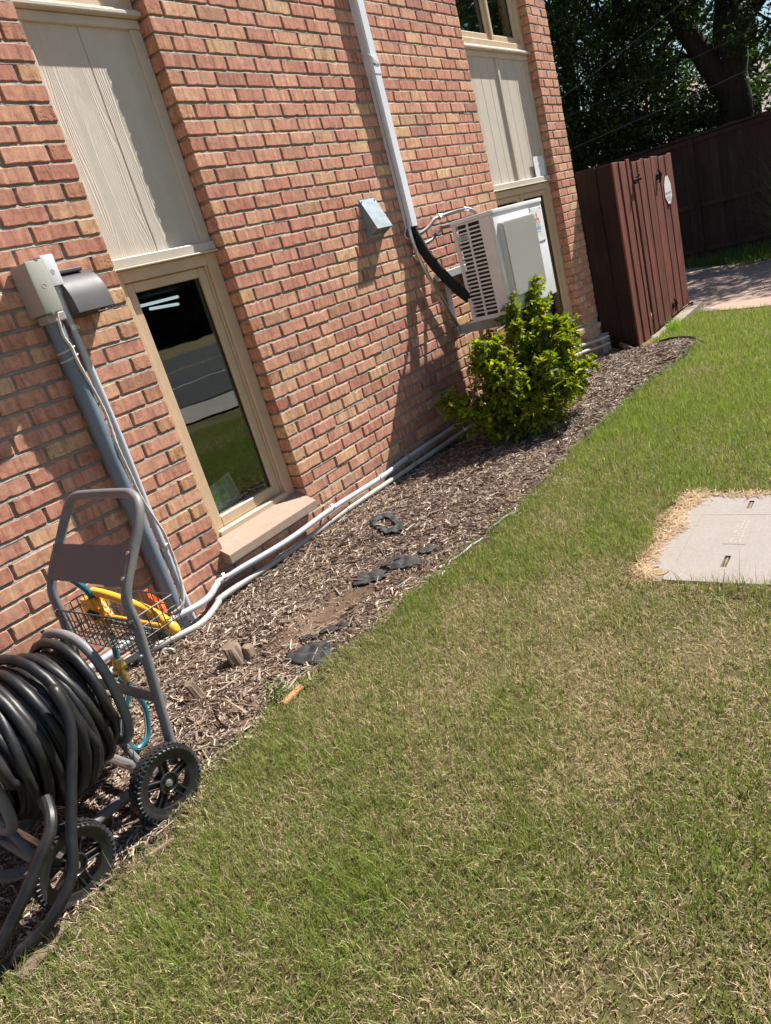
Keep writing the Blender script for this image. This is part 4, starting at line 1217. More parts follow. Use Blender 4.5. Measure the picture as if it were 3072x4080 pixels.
def wheel_parts():
    """wheel about the Y axis, outer face towards -Y"""
    Rt, Ri, hw = 0.0985, 0.078, 0.0215
    ty = MB()
    prof = [(Ri, -hw * 0.8), (Ri + 0.010, -hw), (Rt - 0.005, -hw), (Rt, -hw * 0.72), (Rt, hw * 0.72), (Rt - 0.005, hw), (Ri + 0.010, hw), (Ri, hw * 0.8)]
    N = 48
    V, F = [], []
    for i in range(N):
        a = 2 * math.pi * i / N
        for r, y in prof: V.append((r * math.cos(a), y, r * math.sin(a)))
    k = len(prof)
    for i in range(N):
        for j in range(k):
            F.append((i * k + j, ((i + 1) % N) * k + j, ((i + 1) % N) * k + (j + 1) % k, i * k + (j + 1) % k))
    ty.add(V, F)
    nk = 44
    for row in range(5):
        yc = (-0.8 + 0.4 * row) * hw
        for i in range(nk):
            a = 2 * math.pi * (i + (0.5 if row % 2 else 0)) / nk
            u = Vector((math.cos(a), 0, math.sin(a))); tt = Vector((-math.sin(a), 0, math.cos(a)))
            rr_ = Rt if abs(row - 2) < 2 else Rt - 0.003
            M = Matrix(((u.x, 0, tt.x, u.x * rr_), (0, 1, 0, yc), (u.z, 0, tt.z, u.z * rr_), (0, 0, 0, 1)))
            sk = Matrix.Rotation(R(30 if row % 2 else -30), 4, 'X')
            ty.box(-0.004, 0.0045, -0.0040, 0.0040, -0.0052, 0.0052, 0.0, 1, M @ sk)
    rm = MB()
    prof2 = [(0.066, -hw * 0.75), (Ri + 0.002, -hw * 0.85), (Ri + 0.002, hw * 0.7), (0.070, hw * 0.7), (0.068, -hw * 0.1)]
    V, F = [], []
    for i in range(N):
        a = 2 * math.pi * i / N
        for r, y in prof2: V.append((r * math.cos(a), y, r * math.sin(a)))
    k = len(prof2)
    for i in range(N):
        for j in range(k):
            F.append((i * k + j, ((i + 1) % N) * k + j, ((i + 1) % N) * k + (j + 1) % k, i * k + (j + 1) % k))
    rm.add(V, F)
    for q in range(5):
        a = R(90 + 72 * q)
        for s in (-1, 1):
            c, s_ = math.cos(a), math.sin(a)
            M = Matrix(((c, 0, -s_, 0), (0, 1, 0, 0), (s_, 0, c, 0), (0, 0, 0, 1)))
            rm.box(0.022, 0.071, -hw * 0.62, hw * 0.1, s * 0.0085 - 0.0026, s * 0.0085 + 0.0026, 0.001, 1, M)
        M = Matrix(((math.cos(a), 0, -math.sin(a), 0), (0, 1, 0, 0), (math.sin(a), 0, math.cos(a), 0), (0, 0, 0, 1)))
        rm.box(0.022, 0.071, -hw * 0.25, hw * 0.05, -0.0065, 0.0065, 0, 1, M)
    rm.tube([(0.0265 * math.cos(t_), -hw * 0.62, 0.0265 * math.sin(t_)) for t_ in np.linspace(0, 2 * math.pi, 29)[:-1]], 0.0032, 8, closed=True)
    rm.cyl((0, -hw * 0.5, 0), (0, hw * 0.9, 0), 0.026, 24)
    nu = MB().cyl((0, -hw * 0.98, 0), (0, -hw * 0.62, 0), 0.0078, 6).cyl((0, -hw * 1.12, 0), (0, -hw * 0.98, 0), 0.0042, 10).cyl((0, -hw * 0.66, 0), (0, -hw * 0.5, 0), 0.0105, 16)
    return ty, rm, nu
ty, rm, nu = wheel_parts()
rim0 = rm.build('wheel', MAT['rim'], None); ty0 = ty.build('tyre', MAT['tyre'], rim0, sharp=30); nu0 = nu.build('hub_nut', MAT['steel'], rim0, sharp=30)
first = True
for xx, rot in ((-1.715, 0.15), (-2.002, 0.5)):
    for yy, rz in ((-0.9405, 0), (-0.4605, math.pi)):
        if first: o = rim0; first = False
        else:
            o = rim0.copy(); link(o)
            for ch in (ty0, nu0):
                c = ch.copy(); link(c, o)
        o.matrix_world = Matrix.Identity(4)
        o.location = (xx, yy, 0.097); o.rotation_euler = (0, rot, rz)
        o.parent = cart; o.matrix_parent_inverse = Matrix.Translation(-Vector(cart.location))

# wire basket on the handle
bk = MB()
zr, zbm = 0.530, 0.425
xn, xf = -1.600, -1.462
def wire(a, b, r=0.00165): bk.cyl(a, b, r, 6)
xnb, xfb = xn + 0.008, xf + 0.008
for (a, b) in (((xn, -0.9, zr), (xf, -0.9, zr)), ((xf, -0.9, zr), (xf, -0.5, zr)), ((xf, -0.5, zr), (xn, -0.5, zr)), ((xn, -0.5, zr), (xn, -0.9, zr))): wire(a, b, 0.0026)
for lv in (0.497, 0.463, zbm):
    for (a, b) in (((xn, -0.9, lv), (xf, -0.9, lv)), ((xf, -0.9, lv), (xf, -0.5, lv)), ((xf, -0.5, lv), (xn, -0.5, lv)), ((xn, -0.5, lv), (xn, -0.9, lv))): wire(a, b)
for k in range(17):
    y = -0.9 + 0.4 * k / 16
    wire((xn, y, zr), (xn, y, zbm)); wire((xf, y, zr), (xf, y, zbm)); wire((xn, y, zbm), (xf, y, zbm))
for k in range(1, 6):
    x = xn + (xf - xn) * k / 6
    wire((x, -0.9, zr), (x, -0.9, zbm)); wire((x, -0.5, zr), (x, -0.5, zbm)); wire((x, -0.9, zbm), (x, -0.5, zbm))
for yy in (-0.9, -0.5): bk.box(-1.606, -1.596, yy - 0.012, yy + 0.012, 0.505, 0.535, 0.002)
local(bk.build('basket', MAT['wire'], None), cart)

# sprinkler in the basket
sp = thing('lawn_sprinkler', 'yellow arched lawn sprinkler lying in the wire basket', 'sprinkler', (-1.5, -0.70, 0.43))
local(MB().tube(catmull([(-1.480, -0.510, 0.526), (-1.483, -0.60, 0.520), (-1.486, -0.70, 0.506), (-1.488, -0.80, 0.485), (-1.492, -0.855, 0.470), (-1.494, -0.888, 0.448), (-1.494, -0.905, 0.425)], 6), [0.0135] * 25 + [0.0145, 0.0155, 0.0165, 0.017, 0.018, 0.018, 0.018, 0.018, 0.017, 0.016, 0.015, 0.013], 12).build('arch', MAT['yellow'], None), sp)
hb = MB(); hb.box(-1.512, -1.462, -0.530, -0.462, 0.428, 0.512, 0.012, 2); hb.box(-1.505, -1.47, -0.552, -0.53, 0.434, 0.475, 0.006)
local(hb.build('gear_housing', MAT['yellow2'], None), sp)
local(MB().cyl((-1.512, -0.505, 0.47), (-1.516, -0.535, 0.455), 0.012, 12).build('dial', MAT['rim'], None), sp)
local(MB().cyl((-1.490, -0.55, 0.446), (-1.490, -0.885, 0.436), 0.0075, 10).build('base_bar', MAT['yellow'], None), sp)
local(MB().cyl((-1.503, -0.545, 0.437), (-1.503, -0.88, 0.430), 0.0062, 10).build('spray_bar', MAT['grey_whip'], None), sp)
local(MB().tube([(-1.484, -0.53, 0.505), (-1.490, -0.585, 0.452)], 0.006, 8).tube([(-1.50, -0.53, 0.51), (-1.498, -0.60, 0.448)], 0.005, 8).build('stay', MAT['yellow2'], None), sp)
local(MB().cyl((-1.512, -0.888, 0.436), (-1.504, -0.888, 0.436), 0.0115, 6).cyl((-1.515, -0.888, 0.436), (-1.512, -0.888, 0.436), 0.007, 12).build('nut', MAT['steel'], None), sp)
local(MB().cyl((-1.512, -0.545, 0.44), (-1.512, -0.575, 0.400), 0.0135, 12).build('inlet', MAT['yellow2'], None), sp)

# teal hose with brass valve
th = thing('teal_hose', 'short teal hose with a brass valve hanging behind the reel', 'hose', (-1.53, -0.58, 0.2))
hp2 = catmull([(-1.512, -0.576, 0.398), (-1.525, -0.58, 0.35), (-1.53, -0.58, 0.315)], 6)
local(MB().tube(hp2, 0.0095, 10).build('lead', MAT['teal'], None), th)
lp = catmull([(-1.532, -0.58, 0.235), (-1.545, -0.58, 0.20), (-1.600, -0.58, 0.125), (-1.616, -0.58, 0.060), (-1.600, -0.582, 0.024), (-1.565, -0.58, 0.022), (-1.537, -0.575, 0.045), (-1.512, -0.57, 0.118), (-1.522, -0.565, 0.19), (-1.54, -0.55, 0.25)], 8)
local(MB().tube(lp, 0.0098, 10).build('loop', MAT['teal'], None), th)
local(MB().tube([p + Vector((-0.0088, -0.004, 0.0035)) for p in lp], 0.0018, 6).build('stripe', MAT['pvc'], None), th)
local(MB().tube(catmull([(-1.52, -0.50, 0.59), (-1.50, -0.515, 0.545), (-1.495, -0.52, 0.51)], 6), 0.0098, 10).build('tail', MAT['teal'], None), th)
vb = MB().cyl((-1.530, -0.58, 0.318), (-1.538, -0.58, 0.292), 0.0175, 8).cyl((-1.536, -0.58, 0.295), (-1.536, -0.58, 0.262), 0.013, 12).cyl((-1.556, -0.575, 0.285), (-1.516, -0.585, 0.29), 0.013, 6).cyl((-1.535, -0.58, 0.262), (-1.532, -0.58, 0.236), 0.0115, 10)
local(vb.build('valve', MAT['brass'], None, sharp=30), th)

# black garden hose wound on the reel (a continuous winding) and its loose ends
HR = 0.0138
pts = []
rr = random.Random(5)
def turns(n, r, x0, x1, wobx, wobr, tilt):
    N = int(n * 22)
    tl = [rr.gauss(0, tilt) for _ in range(int(n) + 2)]; ra = [rr.gauss(0, wobr) for _ in range(int(n) + 2)]; ph = [rr.random() * 6.28 for _ in range(int(n) + 2)]
    for i in range(N):
        t_ = i / 22.0; k = int(t_); f = t_ - k
        lerp = lambda A: A[k] * (1 - f) + A[k + 1] * f
        a = 2 * math.pi * t_
        x = x0 + (x1 - x0) * i / N + lerp(tl) * math.sin(a + lerp(ph)) + wobx * math.sin(a * 0.5 + 1)
        R_ = r + lerp(ra) + 0.004 * math.sin(2 * a + lerp(ph))
        sag = 1.0 + 0.10 * max(0, -math.sin(a))
        x = min(max(x, -2.022), -1.722)
        pts.append((x, -0.70 - R_ * math.cos(a), 0.345 + R_ * sag * math.sin(a)))
turns(10, 0.104, -2.02, -1.725, 0.0, 0.001, 0.002)
turns(9, 0.129, -1.725, -2.02, 0.004, 0.002, 0.006)
turns(10, 0.152, -2.015, -1.73, 0.005, 0.004, 0.012)
turns(8, 0.174, -1.74, -2.01, 0.008, 0.005, 0.026)
turns(3, 0.187, -1.99, -1.83, 0.012, 0.006, 0.05)
end = pts[-1]
pts += [(-1.842, -0.885, 0.478), (-1.852, -0.915, 0.425), (-1.878, -0.935, 0.365), (-1.935, -0.955, 0.272), (-1.990, -0.985, 0.190), (-2.030, -1.005, 0.125), (-2.085, -1.005, 0.080), (-2.14, -0.985, 0.045), (-2.22, -0.95, 0.024), (-2.34, -0.92, 0.018)]
gh = thing('garden_hose', 'long black rubber garden hose wound in untidy loops on the reel', 'hose', (-1.87, -0.70, 0.02))
cpts = [Vector(p) for p in pts[:-10]] + catmull([pts[-11]] + pts[-10:], 7)[1:]
local(MB().tube(cpts, HR, 10).build('winding', MAT['hose'], None, sharp=60, fixn=False), gh)
local(MB().tube(catmull([(-1.985, -0.93, 0.28), (-2.005, -0.975, 0.262), (-2.03, -0.995, 0.238), (-2.075, -1.0, 0.205), (-2.145, -1.0, 0.150), (-2.25, -0.98, 0.07), (-2.36, -0.95, 0.02)], 8), HR * 1.03, 10).build('loose_end', MAT['hose'], None), gh)

# ------------------------------------------------------------------ planting bed: chips, fabric, stumps
def rot_chips(n, xf, yf, size, zfun, name, lift=0.004):
    x = xf; y = yf
    Ln = size[0] * np.exp(RNG.normal(0, 0.45, n)); Wd = size[1] * np.exp(RNG.normal(0, 0.35, n)); Th = size[2] * np.exp(RNG.normal(0, 0.3, n))
    far_ = 1 + 0.45 * sstep(0.8, 3.0, x); Ln *= far_; Wd *= far_
    Ln = np.clip(Ln, 0.006, 0.13)
    yaw = RNG.uniform(0, 2 * np.pi, n); pit = RNG.normal(0, 0.22, n); rol = RNG.normal(0, 0.5, n)
    bxv = np.array([(-1, -.6, -1), (1, -.35, -1), (1, .35, -1), (-1, .6, -1), (-.9, -.45, 1), (.85, -.25, 1), (.85, .25, 1), (-.9, .45, 1)], float) * 0.5
    F0 = np.array([(0, 3, 2, 1), (4, 5, 6, 7), (0, 1, 5, 4), (1, 2, 6, 5), (2, 3, 7, 6), (3, 0, 4, 7)])
    V = np.repeat(bxv[None], n, 0) + RNG.normal(0, 0.07, (n, 8, 3))
    V[:, :, 0] *= Ln[:, None]; V[:, :, 1] *= Wd[:, None]; V[:, :, 2] *= Th[:, None]
    V[:, :, 2] += (RNG.normal(0, 3.0, n)[:, None]) * V[:, :, 0] ** 2
    cr, sr = np.cos(rol)[:, None], np.sin(rol)[:, None]
    y1 = V[:, :, 1] * cr - V[:, :, 2] * sr; z1 = V[:, :, 1] * sr + V[:, :, 2] * cr
    cp_, sp_ = np.cos(pit)[:, None], np.sin(pit)[:, None]
    x2 = V[:, :, 0] * cp_ + z1 * sp_; z2 = -V[:, :, 0] * sp_ + z1 * cp_
    cy, sy = np.cos(yaw)[:, None], np.sin(yaw)[:, None]
    Wv = np.stack([x2 * cy - y1 * sy + x[:, None], x2 * sy + y1 * cy + y[:, None], z2 + (zfun(x, y) + RNG.uniform(-0.3, 1.6, n) * lift)[:, None]], -1)
    F = F0[None] + (np.arange(n) * 8)[:, None, None]
    o = mesh_np(name, Wv.reshape(-1, 3), F.reshape(-1, 4), MAT['chip'])
    o['kind'] = 'stuff'; o['label'] = 'shredded brown wood mulch covering the bed along the wall'; o['category'] = 'mulch'
    return o
n = 60000
x = RNG.uniform(-2.7, 4.55, n); t_ = RNG.uniform(0, 1, n)
by = bed_y(x)
y = 0.0 + t_ * by
keep = RNG.uniform(0, 1, n) < np.where(x < 0.4, 1.0, np.where(x < 2.0, 0.75, 0.6))
sand = np.exp(-(((x + 0.74) / 0.34) ** 2 + ((y + 0.66) / 0.14) ** 2)) + 0.8 * np.exp(-(((x + 0.45) / 0.12) ** 2 + ((y + 0.72) / 0.07) ** 2))
keep &= RNG.uniform(0, 1, n) > sand * 0.93
keep &= ~((y > -0.02) & (RNG.uniform(0, 1, n) < 0.5))
x, y = x[keep], y[keep]
mulch = rot_chips(len(x), x, y, (0.021, 0.0048, 0.0030), bz, 'mulch_chips')
nb_ = 8000
x2 = RNG.uniform(-2.6, 4.5, nb_); y2 = -0.05 + RNG.uniform(0, 1, nb_) * (bed_y(x2) + 0.03)
k2 = np.exp(-(((x2 + 0.74) / 0.34) ** 2 + ((y2 + 0.66) / 0.14) ** 2)) < 0.45
big = rot_chips(int(k2.sum()), x2[k2], y2[k2], (0.034, 0.0078, 0.0045), bz, 'mulch_shreds', 0.007)
big['label'] = 'larger pale splinters of wood scattered over the mulch bed'
n = 420
x4 = RNG.uniform(-2.5, 3.5, n); y4 = -0.06 + RNG.uniform(0, 1, n) * (bed_y(x4) + 0.05)
stx = rot_chips(n, x4, y4, (0.075, 0.0042, 0.0035), bz, 'mulch_sticks', 0.012); stx['label'] = 'long thin sticks lying on the mulch bed'
# a few at the lawn edge
x3 = RNG.uniform(-2.6, 4.4, 1500); y3 = bed_y(x3) - np.abs(RNG.normal(0, 0.03, 1500))
e3 = rot_chips(1500, x3, y3, (0.02, 0.005, 0.003), lambda a, b: gz(a, b) + 0.004, 'mulch_strays', 0.004)
e3['label'] = 'stray wood chips spilled along the lawn edge'

def crumple(name, outline, label, bump_=0.03, hole=None, zf=bz, seed=1, lift=0.007):
    """a creased scrap of sheet with an uneven outline"""
    rr = np.random.default_rng(seed)
    c = np.mean(np.array(outline), 0)
    op = catmull([(a, b, 0) for a, b in outline], 6, True)
    op = [p + Vector((rr.normal(0, 0.0055), rr.normal(0, 0.0055), 0)) for p in op]
    n = len(op); rings = 7
    V, F = [], []
    ph = rr.uniform(0, 6.28, 6)
    for k in range(rings + 1):
        f = 1 - k / rings * (0.98 if hole is None else 1 - hole)
        for i, p in enumerate(op):
            px, py = c[0] + (p.x - c[0]) * f, c[1] + (p.y - c[1]) * f
            w_ = abs(math.sin(px * 48 + py * 22 + ph[0])) * 0.6 + abs(math.sin(px * 26 - py * 52 + ph[1])) * 0.5 - 0.25
            e = 4 * f * (1 - f) if hole is None else 1.0
            V.append((px, py, float(zf(px, py)) + lift + 0.55 * bump_ * w_ * (0.12 + 0.88 * e) * (0.88 + 0.12 * rr.random())))
    for k in range(rings):
        for i in range(n):
            j = (i + 1) % n
            F.append((k * n + i, k * n + j, (k + 1) * n + j, (k + 1) * n + i))
    if hole is None: F.append(tuple(rings * n + i for i in range(n)))
    m = MB().add(V, F)
    o = m.build(name, MAT['fabric'], None, sharp=50)
    md = o.modifiers.new('thickness', 'SOLIDIFY'); md.thickness = 0.0025
    tag(o, label, 'fabric scrap', 'torn weed fabric in the bed')
    return o
crumple('weed_fabric', [(-1.045, -0.725), (-0.985, -0.735), (-0.935, -0.755), (-0.895, -0.845), (-0.945, -0.885), (-1.0, -0.905), (-1.05, -0.83)], 'largest black fabric scrap, nearest the lawn and the stump', 0.032, seed=2)
crumple('weed_fabric', [(0.06, -0.31), (0.15, -0.285), (0.18, -0.36), (0.12, -0.46), (0.03, -0.54), (-0.02, -0.49), (0.02, -0.39)], 'black fabric ring around a hole, nearest the wall', 0.030, hole=0.52, seed=3)
crumple('weed_fabric', [(-0.50, -0.625), (-0.40, -0.60), (-0.36, -0.67), (-0.40, -0.735), (-0.455, -0.70)], 'black fabric scrap left of the draped strip in mid bed', 0.020, seed=4)
crumple('weed_fabric', [(-0.34, -0.66), (-0.23, -0.67), (-0.235, -0.80), (-0.30, -0.845), (-0.34, -0.78)], 'draped black fabric strip in mid bed beside the lawn edging pipe', 0.034, seed=5)
crumple('weed_fabric', [(-0.20, -0.775), (-0.13, -0.79), (-0.14, -0.84), (-0.20, -0.83)], 'small black fabric scrap nearest the shiny edging pipe', 0.016, seed=6)
crumple('weed_fabric', [(-0.92, -0.685), (-0.88, -0.70), (-0.87, -0.755), (-0.91, -0.73)], 'small black fabric flap just behind the largest scrap', 0.018, seed=7)
crumple('weed_fabric', [(-0.86, -0.745), (-0.81, -0.755), (-0.775, -0.835), (-0.81, -0.845)], 'thin black fabric strip right of the largest scrap', 0.010, seed=8)

def stump(p, r, h, leanv, label, seed):
    rr = random.Random(seed)
    p = Vector(p); n = 18; V, F = [], []
    prof = [(0, 1.35), (0.25, 1.08), (0.6, 1.0), (0.97, 0.97), (1.0, 0.90)]
    ofs = [1 + rr.gauss(0, 0.13) for _ in range(n)]
    for f, s in prof:
        for i in range(n):
            a = 2 * math.pi * i / n
            V.append(p + Vector((math.cos(a) * r * s * ofs[i], math.sin(a) * r * s * ofs[i], h * f * (1 + 0.04 * math.sin(a)))) + Vector(leanv) * f)
    for k in range(len(prof) - 1):
        for i in range(n): F.append((k * n + i, k * n + (i + 1) % n, (k + 1) * n + (i + 1) % n, (k + 1) * n + i))
    F.append(tuple((len(prof) - 1) * n + i for i in range(n)))
    o = MB().add(V, F).build('tree_stump', MAT['stump'], None, sharp=35)
    tag(o, label, 'stump')
stump((-1.105, -0.545, -0.01), 0.029, 0.085, (0.005, 0.035, 0), 'taller cut shrub stump standing in the mulch left of the fabric', 1)
stump((-1.075, -0.575, -0.01), 0.020, 0.06, (0.02, 0.02, 0), 'leaning half of the split shrub stump, right of the taller one', 4)
stump((-1.315, -0.565, -0.01), 0.018, 0.07, (0.0, 0.045, 0), 'small leaning shrub stump near the hose cart', 2)

def plank(name, a, b, wdt, th, z, mat, label, cat, yawz=0.0, tilt=0.0):
    a, b = Vector((*a, 0)), Vector((*b, 0)); d = (b - a); L = d.length
    M = Matrix.Translation((a + b) / 2 + Vector((0, 0, z))) @ Matrix.Rotation(math.atan2(d.y, d.x), 4, 'Z') @ Matrix.Rotation(tilt, 4, 'X')
    o = MB().box(-L / 2, L / 2, -wdt / 2, wdt / 2, -th / 2, th / 2, 0.004, 1, M).build(name, mat, None)
    return tag(o, label, cat)
plank('wood_offcut', (-1.265, -0.93), (-1.165, -0.925), 0.022, 0.014, 0.012, MAT['newwood'], 'fresh orange wood offcut lying at the lawn edge', 'wood offcut', tilt=0.5)
plank('wood_offcut', (-1.875, -1.01), (-1.80, -1.035), 0.014, 0.008, 0.012, MAT['stump'], 'weathered wood splinter in the grass below the nearer cart wheel', 'wood offcut', tilt=0.3)
plank('wood_offcut', (4.43, -0.235), (4.62, -0.13), 0.09, 0.035, -0.165, MAT['stump'], 'weathered board end lying at the foot of the dark side panel', 'wood offcut', tilt=0.5)
plank('wood_offcut', (-2.22, -1.01), (-2.08, -0.985), 0.03, 0.014, 0.012, MAT['stump'], 'pale wood splinter under the left cart wheel at the lawn edge', 'wood offcut', tilt=0.3)
rbm = MB().tube(catmull([(-1.10, -0.02, 0.012), (-1.105, -0.05, 0.016), (-1.122, -0.085, 0.020), (-1.108, -0.12, 0.014), (-1.118, -0.165, 0.020)], 6), 0.007, 6)
tag(rbm.build('cloth_strip', MAT['cord']), 'scrap of white strapping lying on mulch beside the conduit foot', 'strap')

# black edging pipe, partly buried
ex_ = np.linspace(-2.5, 4.15, 150)
pts_ = []
for q in ex_:
    up = (0.004 if q > -0.45 else -0.022) + 0.017 * (0.5 + 0.5 * math.sin(q * 5.3 + 0.9)) - 0.012 * math.exp(-((q + 0.75) / 0.25) ** 2) + (0.006 if q > 1.3 else -0.004)
    pts_.append((q, float(bed_y(q)) + 0.012, float(gz(q, -1)) + up))
pts_ += [(4.30, -0.90, -0.16), (4.43, -0.83, -0.165), (4.53, -0.72, -0.168), (4.57, -0.60, -0.172), (4.55, -0.50, -0.18)]
tag(MB().tube(pts_, 0.0125, 10).build('edging_pipe', MAT['iron']), 'black edging pipe half buried between the mulch and the lawn', 'edging')

# orange bag behind the basket
fb = MB(); V, F = [], []
rr = random.Random(3)
for k, (z, rx, ry) in enumerate(((0.0, 0.030, 0.018), (0.03, 0.040, 0.020), (0.06, 0.030, 0.014), (0.09, 0.016, 0.008), (0.115, 0.006, 0.005), (0.125, 0.014, 0.006))):
    for i in range(12):
        a = 2 * math.pi * i / 12; q = 1 + rr.gauss(0, 0.22)
        V.append((-1.085 + rx * q * math.cos(a) - 0.12 * z * 1.5, -0.12 + ry * q * math.sin(a), 0.165 + z))
for k in range(5):
    for i in range(12): F.append((k * 12 + i, k * 12 + (i + 1) % 12, (k + 1) * 12 + (i + 1) % 12, (k + 1) * 12 + i))
F += [tuple(reversed(range(12))), tuple(60 + i for i in range(12))]
bagz = thing('orange_bag', 'crumpled orange plastic bag hanging on a wire stake by the wall', 'bag', (-1.085, -0.12, 0))
local(fb.add(V, F).build('bag', MAT['orange'], None, sharp=20), bagz)
local(MB().cyl((-1.088, -0.12, 0.0), (-1.095, -0.12, 0.285), 0.0016, 6).build('stake', MAT['wire'], None), bagz)

# ------------------------------------------------------------------ leaves
def leaf_mesh(P, D, N, L, W, fold=0.25, droop=0.2):
    """one folded leaf per row: base P, direction D, normal N -> V, F (8 verts)"""
    n = len(P)
    S = np.cross(N, D); S /= np.linalg.norm(S, axis=1)[:, None] + 1e-9
    L = L[:, None]; W = W[:, None]
    mid = P + D * L * 0.5 - N * (L * droop * 0.25); tip = P + D * L - N * (L * droop)
    q1 = P + D * L * 0.30; q2 = P + D * L * 0.68 - N * L * droop * 0.4
    up = N * W * fold
    V = np.stack([P, q1 + S * W * 0.5 + up, q2 + S * W * 0.42 + up, tip, q2 - S * W * 0.42 + up, q1 - S * W * 0.5 + up, mid], 1)
    F0 = np.array([(0, 1, 6), (1, 2, 6), (2, 3, 6), (3, 4, 6), (4, 5, 6), (5, 0, 6)])
    F = F0[None] + (np.arange(n) * 7)[:, None, None]
    return V.reshape(-1, 3), F.reshape(-1, 3), 7

def unit(v): return v / (np.linalg.norm(v, axis=-1, keepdims=True) + 1e-9)

# shrub
sh = thing('green_shrub', 'leafy yellow-green shrub growing in the bed before the condenser', 'shrub', (1.55, -0.50, -0.03))
stems = MB(); LP, LD = [], []
rr = random.Random(12)
tips = [(1.98, -0.52, 0.86, 0.011), (1.28, -0.46, 0.62, .008), (1.68, -0.50, 0.74, .009), (1.84, -0.72, 0.58, .008), (2.06, -0.50, 0.72, .008), (1.86, -0.60, 0.70, .009), (1.60, -0.55, 0.62, .009), (1.42, -0.50, 0.60, .008), (1.22, -0.45, 0.50, .008), (1.08, -0.28, 0.30, .008), (1.20, -0.20, 0.32, .007),
        (1.30, -0.62, 0.40, .008), (1.50, -0.74, 0.42, .008), (1.75, -0.78, 0.46, .008), (2.0, -0.72, 0.52, .008), (2.14, -0.64, 0.44, .008), (2.22, -0.55, 0.30, .008), (2.18, -0.42, 0.40, .008), (2.0, -0.36, 0.55, .008),
        (1.70, -0.32, 0.55, .008), (1.45, -0.35, 0.45, .008), (1.62, -0.82, 0.22, .007), (1.9, -0.80, 0.26, .007), (2.15, -0.72, 0.22, .007), (1.35, -0.70, 0.20, .007), (2.12, -0.66, 0.12, .007), (1.25, -0.52, 0.28, .007), (1.78, -0.66, 0.6, .008), (1.92, -0.46, 0.7, .008)]
for (tx_, ty_, tz_, rad) in tips:
    b = Vector((1.55 + (tx_ - 1.7) * 0.30 + rr.gauss(0, 0.03), -0.50 + (ty_ + 0.5) * 0.25, -0.06))
    e = Vector((tx_, ty_, tz_))
    mid = b * 0.5 + e * 0.5 + Vector((rr.gauss(0, 0.03), rr.gauss(0, 0.03), 0.05))
    pth = catmull([b, mid, e], 8)
    stems.tube(pth, [rad * (1 - 0.75 * i / (len(pth) - 1)) for i in range(len(pth))], 6)
    nl = 1
    for i, q in enumerate(pth[4:]):
        f = (i + 4) / (len(pth) - 1)
        for _ in range(5):
            d = Vector((rr.gauss(0, 1), rr.gauss(0, 1), rr.gauss(0.35, 0.7))).normalized()
            ln = rr.uniform(0.05, 0.16) * (1.15 - 0.5 * f)
            q2 = q + d * ln
            stems.tube([q, q * 0.5 + q2 * 0.5 + Vector((0, 0, 0.01)), q2], [0.0022, 0.0018, 0.001], 4)
            for s in np.linspace(0.2, 1.0, 6):
                for side in (0, 1):
                    LP.append(q + d * ln * float(s)); LD.append((d * 0.5 + Vector((rr.gauss(0, 0.7), rr.gauss(0, 0.7), rr.gauss(0.15, 0.5)))).normalized())
local(stems.build('stems', MAT['twig'], None), sh)
LP = np.array([tuple(p) for p in LP]); LD = np.array([tuple(d) for d in LD])
kk = LP[:, 2] > -0.02 + slope(LP[:, 0]); LP, LD = LP[kk], LD[kk]
nL = len(LP)
NN = unit(np.array([0.25, -0.15, 1.0]) + RNG.normal(0, 0.45, (nL, 3))); NN = unit(NN - LD * (NN * LD).sum(1, keepdims=True))
V, F, kv = leaf_mesh(LP, LD, NN, RNG.uniform(0.025, 0.048, nL), RNG.uniform(0.015, 0.026, nL), 0.22, 0.22)
cc = np.array([0.15, 0.225, 0.022])[None] * RNG.uniform(0.45, 1.25, (nL, 1)) + np.array([0.27, 0.22, 0.0])[None] * RNG.uniform(0, 1, (nL, 1)) ** 2
lv = mesh_np('foliage', V, F, MAT['leaf'], None, np.repeat(cc, kv, 0)); local(lv, sh)

# weed and a tuft by the gate
def small_plant(name, pos, n, h, spread, label, col, llen):
    P = np.array(pos)[None] + RNG.normal(0, spread, (n, 3)) * np.array([1, 1, 0]) + np.array([0, 0, 1]) * RNG.uniform(0.1, 1, (n, 1)) * h
    D = unit(RNG.normal(0, 1, (n, 3)) + np.array([0, 0, 0.25])); N_ = unit(np.array([0, 0, 1.0]) + RNG.normal(0, 0.3, (n, 3))); N_ = unit(N_ - D * (N_ * D).sum(1, keepdims=True))
    V, F, kv = leaf_mesh(P, D, N_, RNG.uniform(0.6, 1.2, n) * llen, RNG.uniform(0.4, 0.7, n) * llen)
    t = thing(name, label, 'weed', pos)
    local(mesh_np('foliage', V, F, MAT['leaf'], None, np.repeat(np.array(col)[None] * RNG.uniform(0.7, 1.3, (n, 1)), kv, 0)), t)
    s = MB()
    for q in P[:6]: s.tube([(pos[0], pos[1], pos[2]), tuple(q)], 0.0012, 4)
    local(s.build('stem', MAT['twig'], None), t)
small_plant('weed', (-1.235, -0.885, 0.005), 46, 0.055, 0.022, 'small green weed sprouting at the lawn edge by the orange offcut', (0.12, 0.22, 0.04), 0.016)
small_plant('weed', (-0.70, -0.33, 0.005), 30, 0.012, 0.035, 'faint pale weed seedlings in the mulch below the sill', (0.20, 0.24, 0.13), 0.012)

